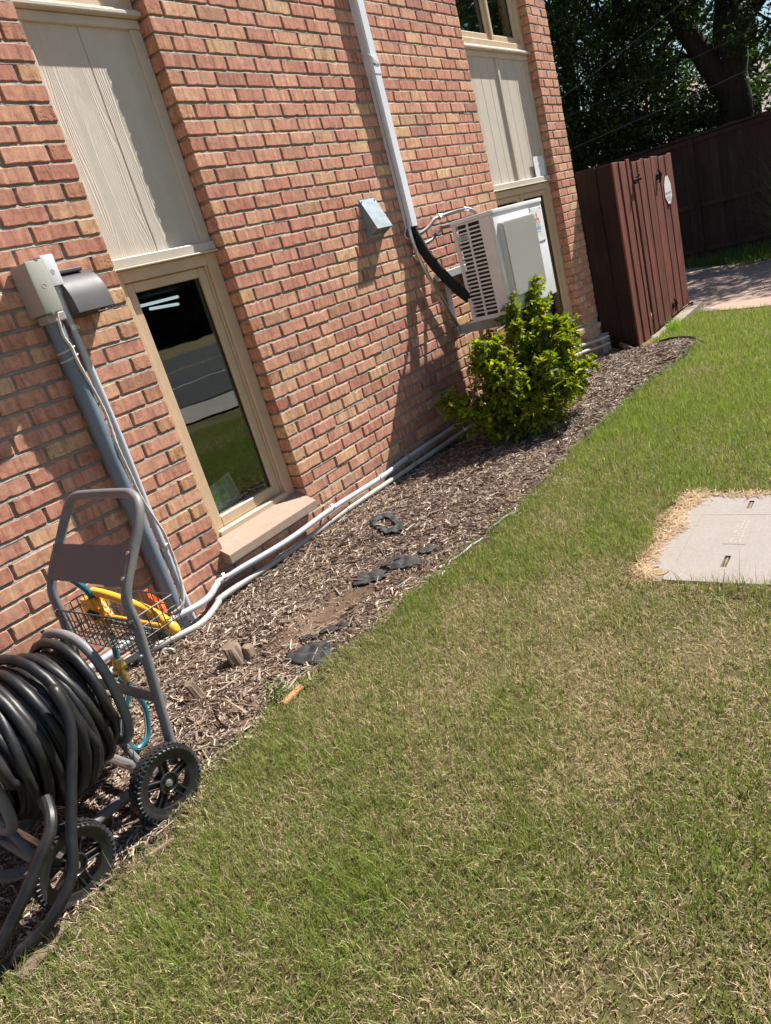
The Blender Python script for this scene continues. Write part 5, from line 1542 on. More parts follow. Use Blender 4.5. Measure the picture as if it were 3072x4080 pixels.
# ------------------------------------------------------------------ grass
LIDX0, LIDX1, LIDY0, LIDY1 = -0.345, 0.352, -2.46, -1.790
def dryness(x, y):
    d = 0.54 + 0.30 * wob(x, y, 2.2, 0.7) + 0.26 * wob(x, y, 6.5, 2.0)
    d -= 0.42 * sstep(0.0, 1.6, x)
    d += 0.12 * wob(x, y, 1.0, 4.0)
    d -= 0.20 * np.exp(-((y - bed_y(x)) / 0.10) ** 2) * sstep(-1.6, -1.0, x)
    d += 0.32 * np.exp(-(((x + 0.80) / 0.40) ** 2 + ((y + 2.10) / 0.22) ** 2)) + 0.18 * np.exp(-(((x + 1.25) / 0.3) ** 2 + ((y + 1.35) / 0.2) ** 2)) - 0.22 * np.exp(-(((x + 0.15) / 0.35) ** 2 + ((y + 1.45) / 0.25) ** 2))
    d += 0.15 * np.exp(-(((x - 2.2) / 0.7) ** 2 + ((y + 1.15) / 0.15) ** 2))
    return np.clip(d, 0.03, 0.97)

def lid_dist(x, y):
    dx = np.maximum(np.maximum(LIDX0 - x, x - LIDX1), 0); dy_ = np.maximum(np.maximum(LIDY0 - y, y - LIDY1), 0)
    return np.hypot(dx, dy_)

def blades(n, x0, x1, y0, y1, hmean, wmean, flat=0.0):
    x = RNG.uniform(x0, x1, n); y = RNG.uniform(y0, y1, n)
    by = bed_y(x) + RNG.normal(0, 0.016, n)
    ok = (y < by) | ((x > 4.62) & (y < -0.44)) | ((x > 4.5) & (y < -0.44) & (y < by))
    ok &= ~((x > 4.9) & (y > np.interp(x, [4.9, 5.42, 5.82, 6.28, 6.7], [-9, -2.25, -1.30, -0.57, -0.3])*0 + 9))
    # driveway edge
    ed = np.interp(-y, [0.2, 0.44, 0.57, 0.86, 1.30, 2.2, 3.6, 5.6], [6.5, 6.42, 6.24, 6.02, 5.80, 5.40, 5.03, 4.88])
    ok &= x < ed + RNG.normal(0, 0.02, n)
    dl = lid_dist(x, y)
    ok &= dl > 0.012
    # straw margin on the house side and far side of the lid
    strawy = ((y > LIDY1 - 0.02) & (y < LIDY1 + 0.05 + 0.03 * np.sin(x * 11)) & (x > -0.33) & (x < 0.40)) | ((x > LIDX1 - 0.01) & (x < LIDX1 + 0.035) & (y < -1.75))
    ok &= ~(strawy & (RNG.uniform(0, 1, n) < 0.95))
    x, y = x[ok], y[ok]; n = len(x)
    d = dryness(x, y)
    thin = RNG.uniform(0, 1, n) < (1.0 - 0.55 * sstep(0.60, 0.95, d)); x, y, d = x[thin], y[thin], d[thin]; n = len(x)
    dry = RNG.uniform(0, 1, n) < d * 0.80
    near = np.exp(-((lid_dist(x, y)) / 0.05) ** 2) * (x < 0.2)
    h = hmean * np.exp(RNG.normal(0, 0.28, n)) * np.where(dry, 0.8, 1.0) * (1 + 0.9 * near) * (1.15 - 0.35 * d)
    edgeb = np.exp(-((y - bed_y(x)) / 0.04) ** 2); h *= 1 + 0.5 * edgeb * RNG.uniform(0, 1, n)
    wd = wmean * np.exp(RNG.normal(0, 0.22, n))
    az = RNG.uniform(0, 2 * np.pi, n); ln = np.abs(RNG.normal(0, 0.38, n)) + np.where(dry, RNG.uniform(0.0, 1.1, n), 0.12) + flat
    ln = np.clip(ln, 0, 1.45)
    cx, cy = np.cos(az), np.sin(az)
    sx, sy = -cy, cx
    tw = RNG.uniform(-0.8, 0.8, n); ct, st_ = np.cos(tw), np.sin(tw)
    wx, wy = sx * ct - cx * st_, sy * ct - cy * st_
    z = gz(x, y)
    def pt(f, l):   # position at fraction f
        a = ln * (0.45 + 0.75 * f)
        return x + cx * np.sin(a) * h * f, y + cy * np.sin(a) * h * f, z - 0.003 + np.cos(a) * h * f
    X0, Y0, Z0_ = x, y, z - 0.004
    X1, Y1, Z1 = pt(0.5, 0); X2, Y2, Z2 = pt(1.0, 0)
    hw = wd / 2
    V = np.stack([np.stack([X0 - wx * hw, Y0 - wy * hw, Z0_], -1), np.stack([X0 + wx * hw, Y0 + wy * hw, Z0_], -1),
                  np.stack([X1 - wx * hw * 0.85, Y1 - wy * hw * 0.85, Z1], -1), np.stack([X1 + wx * hw * 0.85, Y1 + wy * hw * 0.85, Z1], -1),
                  np.stack([X2, Y2, Z2], -1)], 1)
    F = np.array([(0, 1, 3), (0, 3, 2), (2, 3, 4)])[None] + (np.arange(n) * 5)[:, None, None]
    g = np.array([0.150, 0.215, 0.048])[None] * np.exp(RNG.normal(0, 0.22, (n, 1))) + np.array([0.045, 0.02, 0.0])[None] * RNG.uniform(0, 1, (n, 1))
    lush = (1 - d)[:, None]
    g = g * (0.85 + 0.35 * lush)
    b = np.array([0.50, 0.395, 0.255])[None] * np.exp(RNG.normal(0, 0.25, (n, 1)))
    mixd = np.array([0.30, 0.27, 0.12])[None] * np.exp(RNG.normal(0, 0.2, (n, 1)))
    c = np.where(dry[:, None], b, np.where(RNG.uniform(0, 1, (n, 1)) < 0.22 * d[:, None] + 0.05, mixd, g))
    return V.reshape(-1, 3), F.reshape(-1, 3), np.repeat(c, 5, 0)

parts = [blades(235000, -2.7, 0.45, -2.75, -0.86, 0.037, 0.0018), blades(125000, 0.45, 2.9, -2.75, -0.9, 0.040, 0.0022), blades(75000, 2.9, 6.6, -2.7, -0.38, 0.043, 0.0030),
         blades(38000, -3.4, 6.0, -4.6, -2.7, 0.045, 0.0045), blades(36000, -2.7, 1.2, -2.75, -0.86, 0.034, 0.0017, 0.6), blades(1800, -2.6, 3.0, -2.6, -0.9, 0.075, 0.0026)]
Vs, Fs, Cs, off = [], [], [], 0
for V, F, c in parts:
    Vs.append(V); Fs.append(F + off); Cs.append(c); off += len(V)
gr = mesh_np('lawn_grass', np.concatenate(Vs), np.concatenate(Fs), MAT['grass'], None, np.concatenate(Cs))
tag(gr, 'mown lawn of green and sun-dried grass blades', 'grass', kind='stuff')

# bright tuft at the gate foot and the shaded verge by the fence
def tuft(name, n, xs_, ys_, h, wdt, zf, col, label, cat, kind=None, bend=0.8, root=None):
    x, y = xs_, ys_
    hh = h * np.exp(RNG.normal(0, 0.25, n)); az = RNG.uniform(0, 6.283, n); cx, cy = np.cos(az), np.sin(az); wx, wy = -cy, cx
    z = zf(x, y)
    bd = np.abs(RNG.normal(0, bend, n))
    seg = 4; V = []
    px, py, pz = x.copy(), y.copy(), z - 0.01
    for k in range(seg + 1):
        w_ = wdt * (1 - k / seg * 0.92) / 2
        V.append(np.stack([px - wx * w_, py - wy * w_, pz], -1)); V.append(np.stack([px + wx * w_, py + wy * w_, pz], -1))
        a = np.clip(bd * (0.25 + 1.1 * k / seg), 0, 2.3)
        px = px + cx * np.sin(a) * hh / seg; py = py + cy * np.sin(a) * hh / seg; pz = pz + np.cos(a) * hh / seg
    V = np.stack(V, 1); m_ = 2 * (seg + 1)
    F = np.array([(2 * k, 2 * k + 1, 2 * k + 3, 2 * k + 2) for k in range(seg)])[None] + (np.arange(n) * m_)[:, None, None]
    c = np.array(col)[None] * np.exp(RNG.normal(0, 0.25, (n, 1)))
    o = mesh_np(name, V.reshape(-1, 3), F.reshape(-1, 4), MAT['grass'], None, np.repeat(c, m_, 0))
    tag(o, label, cat, kind=kind)
    return o
n = 420
tuft('grass_tuft', n, 5.28 + RNG.normal(0, 0.10, n), -0.45 + RNG.normal(0, 0.025, n), 0.11, 0.006, gz, (0.20, 0.33, 0.045), 'bright green grass tuft at the gap between the two gate leaves', 'grass tuft')
n = 900
a_ = RNG.uniform(0, 6.28, n); q_ = 0.16 * np.sqrt(RNG.uniform(0, 1, n))
tuft('ornamental_grass', n, 9.95 + q_ * np.cos(a_), -0.98 + q_ * np.sin(a_), 1.05, 0.008, lambda a, b: slope(a) , (0.10, 0.16, 0.05), 'tall arching ornamental grass clump by the dark back fence', 'ornamental grass', bend=0.75)
n = 14000
xv = RNG.uniform(9.6, 11.95, n); yv = RNG.uniform(-3.5, 3.0, n)
kp = (xv > np.interp(yv, [-5.6, -1.0, -0.35, 0.15, 0.9, 3.4], [10.3, 9.95, 9.85, 10.4, 11.05, 11.35]) + RNG.normal(0, 0.08, n))
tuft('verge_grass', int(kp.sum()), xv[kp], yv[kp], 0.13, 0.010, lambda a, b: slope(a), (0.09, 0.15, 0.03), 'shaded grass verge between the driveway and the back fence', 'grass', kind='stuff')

# ------------------------------------------------------------------ utility box lid
lid = thing('utility_lid', 'pale concrete utility box lid marked FIBER OPTICS set in the lawn', 'utility lid', (0, -2.1, 0))
lz = 0.009
outl = [(p[0], p[1]) for p in rrect(LIDX0, LIDX1, LIDY0, LIDY1, 0.075, 7)]
lm = MB()
nn = len(outl)
bo = [(x, y, lz - 0.05) for x, y in outl]; to = [(x, y, lz - 0.006) for x, y in outl]; ti = [(x * 0.99 + 0.00, (y + 2.1) * 0.99 - 2.1, lz) for x, y in outl]
slots = [(-0.20, -2.035, 0.040, 0.0095), (0.26, -2.032, 0.036, 0.009)]
lm.add(bo + to + ti, [(i, (i + 1) % nn, nn + (i + 1) % nn, nn + i) for i in range(nn)] + [(nn + i, nn + (i + 1) % nn, 2 * nn + (i + 1) % nn, 2 * nn + i) for i in range(nn)])
# top with slot openings, cut by booleans kept simple: top plate built from bmesh with holes
bm = bmesh.new()
tv = [bm.verts.new(p) for p in ti]
es = [bm.edges.new((tv[i], tv[(i + 1) % nn])) for i in range(nn)]
holes = []
for (cx0, cy0, hx, hy) in slots:
    hv = [bm.verts.new((cx0 + sx_ * hx, cy0 + sy_ * hy, lz)) for sx_, sy_ in ((-1, -1), (1, -1), (1, 1), (-1, 1))]
    es += [bm.edges.new((hv[i], hv[(i + 1) % 4])) for i in range(4)]; holes.append((cx0, cy0, hx, hy))
bmesh.ops.triangle_fill(bm, use_beauty=True, use_dissolve=False, edges=es)
bm.verts.index_update()
lm.add([v.co.copy() for v in bm.verts], [[v.index for v in f.verts] for f in bm.faces]); bm.free()
for (cx0, cy0, hx, hy) in holes:
    A = [(cx0 + sx_ * hx, cy0 + sy_ * hy, lz) for sx_, sy_ in ((-1, -1), (1, -1), (1, 1), (-1, 1))]
    Bq = [(cx0 + sx_ * hx * 0.96, cy0 + sy_ * hy * 0.85, lz - 0.012) for sx_, sy_ in ((-1, -1), (1, -1), (1, 1), (-1, 1))]
    lm.add(A + Bq, [(i, (i + 1) % 4, 4 + (i + 1) % 4, 4 + i) for i in range(4)] + [(4, 5, 6, 7)])
local(lm.build('slab', MAT['lid'], None, sharp=30), lid)
for (cx0, cy0, hx, hy) in holes:
    for s in (-1, 1):
        local(MB().cyl((cx0 + s * hx * 0.62, cy0, lz - 0.0118), (cx0 + s * hx * 0.62, cy0, lz - 0.010), hy * 0.62, 10).build('pick_hole', MAT['dark'], None), lid)
    local(MB().tube([(cx0 - hx * 0.8, cy0, lz - 0.007), (cx0 + hx * 0.8, cy0 + 0.001, lz - 0.006)], 0.0035, 8).build('pull_pin', MAT['stump'], None), lid)
pn = MB().box(-0.075, 0.125, -2.072, -1.998, lz + 0.0002, lz + 0.0012, 0.0005)
local(pn.build('name_panel', MAT['lid'], None), lid)
tx = MB(); put_text(tx, 'FIBER OPTICS', 0.050, (0.025, -2.035, lz + 0.0018), (-1, 0, 0), (0, -1, 0), 0.175)
local(tx.build('lettering', simple('engraved', (0.40, 0.35, 0.31), 0.9), None, smooth=False), lid)
ln_ = MB()
for yy in (-1.88, -2.27): ln_.box(LIDX0 + 0.03, LIDX1 - 0.03, yy - 0.0012, yy + 0.0012, lz + 0.0001, lz + 0.0006)
ln_.box(0.168, 0.1705, LIDY0 + 0.02, -1.885, lz + 0.0001, lz + 0.0006)
local(ln_.build('score_line', MAT['kerb'], None), lid)
bh = MB().tube([(-0.285 + 0.030 * math.cos(a), -1.842 + 0.030 * math.sin(a), lz + 0.001) for a in np.linspace(0.3, 4.8, 18)], 0.003, 6).cyl((-0.285, -1.842, lz - 0.001), (-0.285, -1.842, lz + 0.0012), 0.014, 12)
local(bh.build('bolt_hole', MAT['brass'], None), lid)
# dry clippings on and around it
n = 3000
u = RNG.uniform(0, 1, n)
xs_ = RNG.uniform(-0.36, 0.42, n)
wdt = 0.004 + 0.05 * np.clip(np.sin(xs_ * 15.0 + 0.6), 0, 1) ** 2 + 0.05 * sstep(0.12, 0.33, xs_)
ys_ = LIDY1 + 0.035 - RNG.uniform(0, 1, n) ** 0.8 * (0.035 + wdt)
far = RNG.uniform(0, 1, n) < 0.22
xs_ = np.where(far, LIDX1 + RNG.normal(0.008, 0.014, n), xs_); ys_ = np.where(far, RNG.uniform(-2.46, -1.75, n), ys_)
zz_ = np.where(lid_dist(xs_, ys_) <= 0, lz, gz(xs_, ys_) + 0.006) + RNG.uniform(0.0006, 0.006, n)
az = RNG.uniform(0, 6.283, n); L_ = RNG.uniform(0.015, 0.05, n); dx, dy_ = np.cos(az) * L_, np.sin(az) * L_; wx, wy = -np.sin(az) * 0.0011, np.cos(az) * 0.0011
dz = RNG.normal(0, 0.004, n)
V = np.stack([np.stack([xs_ - wx, ys_ - wy, zz_], -1), np.stack([xs_ + wx, ys_ + wy, zz_ + 0.0006], -1), np.stack([xs_ + dx + wx, ys_ + dy_ + wy, zz_ + dz + 0.0006], -1), np.stack([xs_ + dx - wx, ys_ + dy_ - wy, zz_ + dz], -1)], 1)
F = np.array([(0, 1, 2, 3)])[None] + (np.arange(n) * 4)[:, None, None]
c = np.array([0.50, 0.36, 0.22])[None] * np.exp(RNG.normal(0, 0.22, (n, 1)))
so_ = mesh_np('dry_clippings', V.reshape(-1, 3), F.reshape(-1, 4), MAT['straw'], None, np.repeat(c, 4, 0))
tag(so_, 'dry tan grass clippings heaped along the edge of the utility lid', 'clippings', kind='stuff')

# ------------------------------------------------------------------ gate enclosure
ge = thing('wooden_enclosure', 'reddish brown board enclosure gate beyond the brick corner', 'gate', (4.6, -0.3, -0.2))
def board(x0, x1, y0, y1, z0, z1, mat, nm='board', lab=None):
    o = MB().box(x0, x1, y0, y1, z0, z1, 0.003).build(nm, mat, None)
    if lab: o['label'] = lab
    return local(o, ge)
# side panel (faces the camera; its shade is put into the board colour)
board(4.600, 4.622, -0.285, -0.140, -0.225, 1.482, MAT['shadestain'], 'side_board', 'stained side board, its shade darkened into the colour')
board(4.590, 4.612, -0.138, 0.045, -0.235, 1.497, MAT['shadestain'], 'side_board', 'stained side board with mottled grain, shade darkened into the colour')
rr = random.Random(21)
xs_ = [4.598]
tops = []
x = 4.598
k = 0
leaf1_end, leaf2_start, xend = 5.085, 5.175, 6.585
while x < leaf1_end - 0.02:
    w_ = min(rr.uniform(0.085, 0.125), leaf1_end - x)
    yo = -0.300 + (0.009 if k % 2 else 0) + rr.uniform(-0.002, 0.002)
    board(x, x + w_ - 0.004, yo, yo + 0.017, -0.215 + rr.uniform(-0.012, 0.012), 1.480 + rr.uniform(-0.012, 0.018), MAT['stain'])
    x += w_; k += 1
x = leaf2_start
while x < xend - 0.02:
    w_ = min(rr.uniform(0.10, 0.15), xend - x)
    if xend - x - w_ < 0.06: w_ = xend - x
    yo = -0.300 + (0.005 if k % 2 else 0) + rr.uniform(-0.003, 0.003)
    board(x, x + w_ - 0.004, yo, yo + 0.017, -0.185 + rr.uniform(-0.008, 0.008), 1.462 + rr.uniform(-0.012, 0.012), MAT['stain'])
    x += w_; k += 1
for zz in (0.0, 0.75, 1.30):
    board(4.63, 5.07, -0.255, -0.22, zz, zz + 0.09, MAT['shadestain'], 'rail')
    board(5.19, 6.57, -0.255, -0.22, zz, zz + 0.09, MAT['shadestain'], 'rail')
board(4.63, 4.72, -0.218, -0.13, -0.30, 1.42, MAT['shadestain'], 'post'); board(6.49, 6.58, -0.218, -0.13, -0.30, 1.40, MAT['shadestain'], 'post')
board(6.60, 6.62, -0.12, 1.9, -0.22, 1.46, MAT['shadestain'], 'far_panel')
def hinge(x, z, s=1.0):
    m = MB()
    m.box(x - 0.035 * s, x + 0.03 * s, -0.314, -0.3045, z - 0.03 * s, z + 0.03 * s, 0.003)
    m.tube([(x, -0.318, z + 0.075 * s), (x + 0.01, -0.345, z + 0.02 * s), (x - 0.012, -0.325, z - 0.06 * s)], 0.010 * s, 8)
    m.cyl((x + 0.012, -0.330, z - 0.045 * s), (x + 0.012, -0.330, z + 0.05 * s), 0.012 * s, 10)
    local(m.build('hinge', MAT['iron'], None), ge)
hinge(5.93, 1.262); hinge(5.885, -0.075)
m = MB().box(5.10, 5.18, -0.3205, -0.3045, 1.255, 1.300, 0.003).cyl((5.13, -0.38, 1.29), (5.13, -0.31, 1.275), 0.012, 10).tube([(5.155, -0.322, 1.31), (5.175, -0.355, 1.325), (5.20, -0.335, 1.335)], 0.008, 8).cyl((5.09, -0.335, 1.265), (5.185, -0.335, 1.265), 0.010, 8)
local(m.build('latch', MAT['iron'], None), ge)
for xx in (5.52, 6.50):
    local(MB().cyl((xx, -0.345, -0.205), (xx, -0.345, -0.165), 0.010, 8).box(xx - 0.03, xx + 0.03, -0.352, -0.305, -0.190, -0.176, 0.002).build('bolt', MAT['iron'], None), ge)
kb = MB()
kb.prism([(4.62, -0.222), (6.66, -0.205), (6.66, -0.42), (4.62, -0.42)], lambda p: (p[0], -0.425, p[1]), lambda p: (p[0], -0.262, p[1]))
tag(kb.build('kerb', MAT['kerb']), 'low concrete kerb running under the board gate', 'kerb', kind='structure')
# sign on the gate
sg = thing('warning_sign', 'white elongated sign with grey lettering on the gate boards', 'sign', (6.26, -0.31, 1.1))
ysn = -0.3075
op = [(6.215, 1.250), (6.135, 1.165), (6.120, 1.048), (6.215, 0.964), (6.305, 0.964), (6.392, 1.048), (6.385, 1.165), (6.305, 1.250)]
local(MB().prism(op, lambda p: (p[0], ysn, p[1]), lambda p: (p[0], ysn + 0.002, p[1])).build('sign_plate', MAT['signwhite'], None, smooth=False), sg)
tx = MB()
put_text(tx, 'PRIVATE PROPERTY', 0.040, (6.257, ysn - 0.0006, 1.072), EX, EZ, 0.235)
put_text(tx, 'VIOLATORS WILL BE', 0.030, (6.257, ysn - 0.0006, 1.030), EX, EZ, 0.16)
put_text(tx, 'PROSECUTED', 0.030, (6.257, ysn - 0.0006, 1.002), EX, EZ, 0.12)
local(tx.build('lettering', MAT['signink'], None, smooth=False), sg)

# driveway joint and gravel
jt = MB()
def crack(pts, wd, zoff=0.019):
    P = catmull([(a, b, 0) for a, b in pts], 6)
    V, F = [], []
    rr = random.Random(9)
    for i, p in enumerate(P):
        t_ = (P[min(i + 1, len(P) - 1)] - P[max(i - 1, 0)]).normalized(); s = Vector((-t_.y, t_.x, 0)); w_ = wd * rr.uniform(0.6, 1.3) / 2
        z = float(slope(p.x)) + zoff
        V += [(p.x + s.x * w_, p.y + s.y * w_, z), (p.x - s.x * w_, p.y - s.y * w_, z)]
    for i in range(len(P) - 1): F.append((2 * i, 2 * i + 1, 2 * i + 3, 2 * i + 2))
    jt.add(V, F)
crack([(6.66, -0.30), (6.76, -0.30), (6.95, -0.55), (7.10, -0.80), (7.26, -1.06), (7.7, -1.8), (8.4, -3.2)], 0.022)
crack([(6.55, -1.0), (6.9, -0.92), (7.3, -0.98), (7.8, -0.85)], 0.010)
crack([(9.2, 0.2), (9.5, -0.6), (9.5, -1.6)], 0.02)
jo = jt.build('crack', MAT['crack'], drive)
n = 900
xg = RNG.normal(6.42, 0.11, n); ygv = -0.47 + (xg - 6.42) * 0.75 + RNG.normal(0, 0.035, n)
gs = MB()
ico = [(0, 0, 1), (.9, 0, .3), (.28, .85, .3), (-.72, .53, .3), (-.72, -.53, .3), (.28, -.85, .3), (0, 0, -.5)]
icf = [(0, 1, 2), (0, 2, 3), (0, 3, 4), (0, 4, 5), (0, 5, 1), (6, 2, 1), (6, 3, 2), (6, 4, 3), (6, 5, 4), (6, 1, 5)]
for a, b in zip(xg, ygv):
    s = random.uniform(0.005, 0.012); ro_ = random.uniform(0, 6.28)
    gs.add([(a + s * (p[0] * math.cos(ro_) - p[1] * math.sin(ro_)) * random.uniform(.8, 1.2), b + s * (p[0] * math.sin(ro_) + p[1] * math.cos(ro_)), float(slope(a)) + 0.02 + s * 0.4 * p[2]) for p in ico], icf)
tag(gs.build('gravel', MAT['gravel'], None, smooth=False), 'patch of grey gravel at the end of the kerb', 'gravel', kind='stuff')

# ------------------------------------------------------------------ back fence
fe = thing('back_fence', 'tall dark brown panel fence in shade behind the driveway', 'fence', (12, 0, -0.25))
FX = 12.0
fb0, ft = -0.30, 1.80
k = 0
yy = -7.2
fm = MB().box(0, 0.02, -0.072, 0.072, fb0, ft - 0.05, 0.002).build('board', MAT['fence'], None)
first = True
while yy < 6.2:
    if first: o = fm; first = False
    else: o = bpy.data.objects.new('board', fm.data); link(o)
    o.location = (FX + (0.004 if k % 2 else 0), yy, 0); local(o, fe); yy += 0.146; k += 1
for py in np.arange(-7.15, 6.5, 2.42) + 0.62:
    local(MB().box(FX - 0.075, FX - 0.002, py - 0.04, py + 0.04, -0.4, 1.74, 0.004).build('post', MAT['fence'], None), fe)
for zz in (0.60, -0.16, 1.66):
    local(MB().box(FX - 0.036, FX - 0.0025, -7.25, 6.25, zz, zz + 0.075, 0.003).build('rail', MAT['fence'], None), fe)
local(MB().box(FX - 0.06, FX + 0.05, -7.25, 6.25, 1.752, 1.792, 0.004).build('cap', MAT['fence'], None), fe)

# ------------------------------------------------------------------ trees
def tree(name, label, limbs, crowns, nleaf, lsize, col, seed, group='trees beyond the back fence', twigs=30):
    rg = np.random.default_rng(seed); rr = random.Random(seed)
    base = limbs[0][0][0]
    t = thing(name, label, 'tree', base, group)
    tm = MB()
    for pts, r0, r1 in limbs:
        P = catmull(pts, 6); m_ = len(P)
        P = [p + Vector((rr.gauss(0, r0 * 0.06), rr.gauss(0, r0 * 0.06), 0)) for p in P]
        tm.tube(P, [r0 + (r1 - r0) * (i / (m_ - 1)) ** 0.8 for i in range(m_)], 12)
    # twigs towards crown centres
    for (c, rad, dens) in crowns:
        for _ in range(max(3, int(twigs * dens))):
            d = Vector((rr.gauss(0, 1), rr.gauss(0, 1), rr.gauss(0, 1))).normalized()
            e = Vector(c) + Vector((d.x * rad[0], d.y * rad[1], d.z * rad[2])) * rr.uniform(0.5, 0.95)
            b = Vector(c) - Vector((0, 0, rad[2] * 0.5)) + Vector((rr.gauss(0, .2) * rad[0], rr.gauss(0, .2) * rad[1], 0))
            tm.tube(catmull([b, (b + e) / 2 + Vector((rr.gauss(0, .1), rr.gauss(0, .1), 0.1)), e], 3), [0.03, 0.026, 0.022, 0.018, 0.014, 0.01, 0.006], 5)
    local(tm.build('trunk', MAT['bark'], None), t)
    tot = sum(d for _, _, d in crowns)
    Ps, Cl = [], []
    for (c, rad, dens) in crowns:
        n = int(nleaf * dens / tot)
        nc = max(8, int(n / 42))
        d = unit(rg.normal(0, 1, (nc, 3))); rr_ = rg.uniform(0.25, 1.0, (nc, 1)) ** 0.55
        cc = np.array(c)[None] + d * rr_ * np.array(rad)[None]
        pick = rg.integers(0, nc, n)
        Ps.append(cc[pick] + rg.normal(0, 1, (n, 3)) * np.array([0.17, 0.17, 0.13]) * (0.6 + 0.25 * min(rad)))
        Cl.append(rg.uniform(0.7, 1.3, nc)[pick])
    P = np.concatenate(Ps); cl = np.concatenate(Cl); n = len(P)
    D = unit(rg.normal(0, 1, (n, 3)) + np.array([0, 0, -0.25])); N_ = unit(np.array([0.2, -0.1, 0.8]) + rg.normal(0, 0.6, (n, 3))); N_ = unit(N_ - D * (N_ * D).sum(1, keepdims=True))
    Sd = np.cross(N_, D)
    L_ = (lsize * rg.uniform(0.6, 1.3, n))[:, None]
    V = np.stack([P, P + D * L_ * 0.5 + Sd * L_ * 0.3, P + D * L_, P + D * L_ * 0.5 - Sd * L_ * 0.3], 1)
    F = np.array([(0, 1, 2, 3)])[None] + (np.arange(n) * 4)[:, None, None]
    cc = np.array(col)[None] * (cl * rg.uniform(0.75, 1.25, n))[:, None]
    local(mesh_np('crown', V.reshape(-1, 3), F.reshape(-1, 4), MAT['treeleaf'], None, np.repeat(cc, 4, 0)), t)
    return t
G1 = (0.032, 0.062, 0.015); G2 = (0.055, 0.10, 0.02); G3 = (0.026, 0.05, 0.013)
tree('elm_tree', 'big old tree with a thick forked trunk rising behind the fence', [
    ([(13.2, 0.12, -0.3), (13.2, 0.13, 1.2), (13.15, 0.20, 2.6), (13.1, 0.12, 3.8), (13.2, -0.1, 5.4), (13.4, -0.4, 7.2)], 0.36, 0.16),
    ([(13.15, 0.18, 2.1), (13.0, 0.5, 2.8), (12.95, 0.85, 3.6), (12.9, 1.3, 4.6), (12.9, 1.9, 6.0)], 0.24, 0.10),
    ([(13.1, 0.3, 1.9), (13.0, 1.1, 2.15), (12.9, 1.9, 2.45), (12.8, 2.6, 2.6)], 0.13, 0.05),
    ([(13.1, 0.1, 3.2), (13.0, -0.9, 4.0), (13.0, -2.0, 4.6), (12.9, -3.0, 5.2)], 0.16, 0.06),
    ([(12.95, 0.9, 3.6), (12.6, 1.2, 3.3), (12.5, 1.45, 2.9), (12.4, 1.5, 2.4)], 0.06, 0.02)],
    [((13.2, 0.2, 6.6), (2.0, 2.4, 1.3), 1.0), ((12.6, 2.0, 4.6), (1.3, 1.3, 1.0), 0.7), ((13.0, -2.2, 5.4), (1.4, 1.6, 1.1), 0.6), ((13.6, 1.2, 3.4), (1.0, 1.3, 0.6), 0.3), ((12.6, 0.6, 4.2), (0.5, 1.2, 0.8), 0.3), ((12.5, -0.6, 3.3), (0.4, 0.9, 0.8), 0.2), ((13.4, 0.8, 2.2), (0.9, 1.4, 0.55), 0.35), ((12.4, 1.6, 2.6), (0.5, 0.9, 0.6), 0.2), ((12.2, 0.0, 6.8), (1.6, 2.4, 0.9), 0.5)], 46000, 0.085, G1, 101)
tree('leafy_tree', 'dense dark tree filling the view beside the brick corner', [
    ([(13.6, 3.3, -0.3), (13.6, 3.3, 1.5), (13.5, 3.2, 3.0), (13.5, 3.1, 5.0), (13.5, 3.0, 6.5)], 0.22, 0.08),
    ([(13.5, 3.2, 2.2), (13.2, 2.6, 3.0), (13.0, 2.2, 3.8)], 0.10, 0.04)],
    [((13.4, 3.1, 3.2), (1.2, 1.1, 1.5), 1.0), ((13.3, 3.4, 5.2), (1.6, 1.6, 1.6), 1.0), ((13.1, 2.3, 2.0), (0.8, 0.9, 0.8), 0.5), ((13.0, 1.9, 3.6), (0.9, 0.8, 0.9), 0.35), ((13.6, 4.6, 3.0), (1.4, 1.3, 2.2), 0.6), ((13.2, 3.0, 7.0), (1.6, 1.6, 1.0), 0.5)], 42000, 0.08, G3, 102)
tree('leafy_tree', 'sunlit paler tree standing far behind the forked trunk', [
    ([(17.5, 0.6, -0.3), (17.5, 0.6, 2.0), (17.4, 0.5, 4.5), (17.4, 0.4, 6.5)], 0.2, 0.08)],
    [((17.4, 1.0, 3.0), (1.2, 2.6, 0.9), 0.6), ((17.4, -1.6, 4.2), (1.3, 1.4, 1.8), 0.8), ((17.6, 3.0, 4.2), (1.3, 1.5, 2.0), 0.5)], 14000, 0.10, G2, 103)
tree('leafy_tree', 'leafy branches at the upper right corner beyond the trunk', [
    ([(13.6, -3.8, -0.3), (13.6, -3.8, 2.0), (13.6, -3.6, 4.0), (13.5, -3.3, 6.0)], 0.2, 0.07)],
    [((13.5, -2.6, 4.0), (1.2, 1.4, 1.2), 1.0), ((13.5, -3.6, 5.8), (1.7, 1.9, 1.4), 1.0), ((13.3, -5.5, 5.0), (1.6, 1.6, 1.6), 0.8)], 18000, 0.085, G2, 104)
def hedge(pos, rad, label, seed, nl):
    x, y, z = pos
    tree('fence_shrub', label, [([(x, y, -0.3), (x, y, z * 0.6), (x, y + 0.1, z)], 0.07, 0.03)], [(pos, rad, 1.0)], nl, 0.07, G1, seed, 'shrubs behind the back fence', 12)
hedge((12.9, 2.2, 1.5), (0.5, 0.9, 0.8), 'dark shrub behind the fence nearest the brick corner', 111, 5000)
hedge((13.1, 0.9, 1.7), (0.5, 0.8, 0.6), 'dark shrub behind the fence left of the thick trunk', 112, 4000)
hedge((12.9, -0.9, 1.6), (0.5, 0.7, 0.6), 'dark shrub behind the fence right of the thick trunk', 113, 3500)
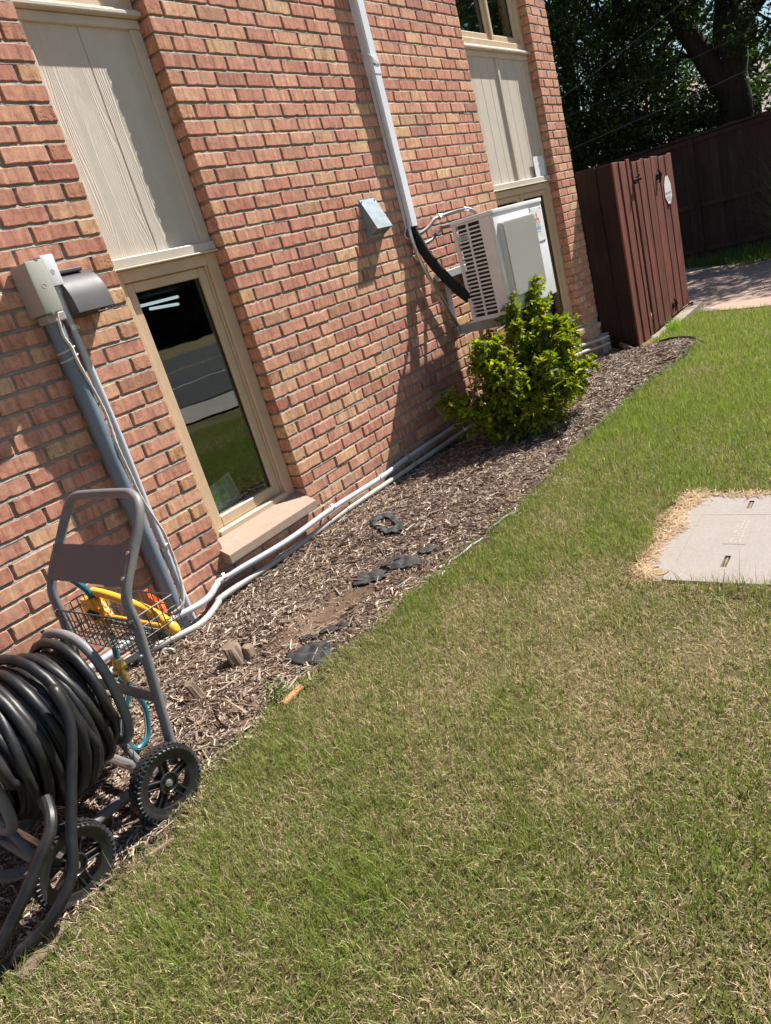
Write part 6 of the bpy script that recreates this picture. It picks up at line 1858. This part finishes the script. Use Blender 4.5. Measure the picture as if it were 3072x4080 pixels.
# street trees mirrored in the panes
tree('street_tree', 'street tree out on the lawn side, mirrored in the upper window', [([(18, -7.2, -0.3), (18, -7.2, 2.5), (17.9, -7.0, 5.0), (17.8, -6.8, 7.5)], 0.22, 0.08)],
     [((17.8, -5.5, 5.6), (1.2, 1.0, 1.7), 1.0), ((17.8, -7.0, 7.0), (0.9, 1.0, 0.8), 0.25), ((18, -7.2, 9.0), (1.8, 1.8, 1.3), 0.6)], 6000, 0.22, G2, 121, None, 14)
for k, (x, y) in enumerate(((27, -46), (33, -48), (39, -46), (45, -48), (51, -46), (20, -47))):
    tree('roadside_tree', ['dark roadside tree across the street, first of six', 'dark roadside tree across the street, second of six', 'dark roadside tree across the street, third of six', 'dark roadside tree across the street, fourth of six', 'dark roadside tree across the street, fifth of six', 'dark roadside tree across the street, nearest the viewer'][k],
         [([(x, y, -0.3), (x, y, 3), (x, y, 7)], 0.35, 0.15)], [((x, y, 2.0), (4.5, 2.5, 3.0), 1.0), ((x, y, 8.0), (4.5, 2.5, 4.0), 1.0)], 5200, 1.1, (0.05, 0.075, 0.035), 130 + k, 'trees across the street', 5)

# ------------------------------------------------------------------ neighbour's roofs and overhead cables
nh = thing('neighbour_house', 'low neighbouring house with pinkish shingle roof behind the trees', 'house', (21, 2, -0.3))
local(MB().box(19.6, 26, -3.5, 7.2, -0.3, 2.1).build('wall', MAT['neighbour'], None, smooth=False), nh)
rf = MB().prism([(19.0, 2.0), (22.8, 3.75), (26.6, 2.0), (26.6, 1.88), (22.8, 3.6), (19.0, 1.88)], lambda p: (p[0], -4.0, p[1]), lambda p: (p[0], 7.8, p[1]))
local(rf.build('roof', MAT['shingle'], None, smooth=False), nh)
def cable(pa, pb, r, label, mat):
    a, b = Vector(pa), Vector(pb)
    d = b - a
    P = [a - d * 3 + d * 7 * k / 24 + Vector((0, 0, 0.05 * ((7 * k / 24 - 3.5) ** 2) - 0.45)) for k in range(25)]
    tag(MB().tube(P, r, 6).build('overhead_cable', mat), label, 'cable', 'overhead cables')
cable((11.5, 2.78, 3.45), (11.5, 1.07, 3.94), 0.006, 'uppermost overhead cable crossing the trees', MAT['cable2'])
cable((11.5, 2.53, 3.16), (11.5, -0.71, 3.40), 0.010, 'middle thick dark overhead cable crossing the trees', MAT['cable'])
cable((11.5, 2.5, 2.63), (11.5, -0.67, 2.90), 0.005, 'lowest thin overhead cable crossing the trees', MAT['cable2'])
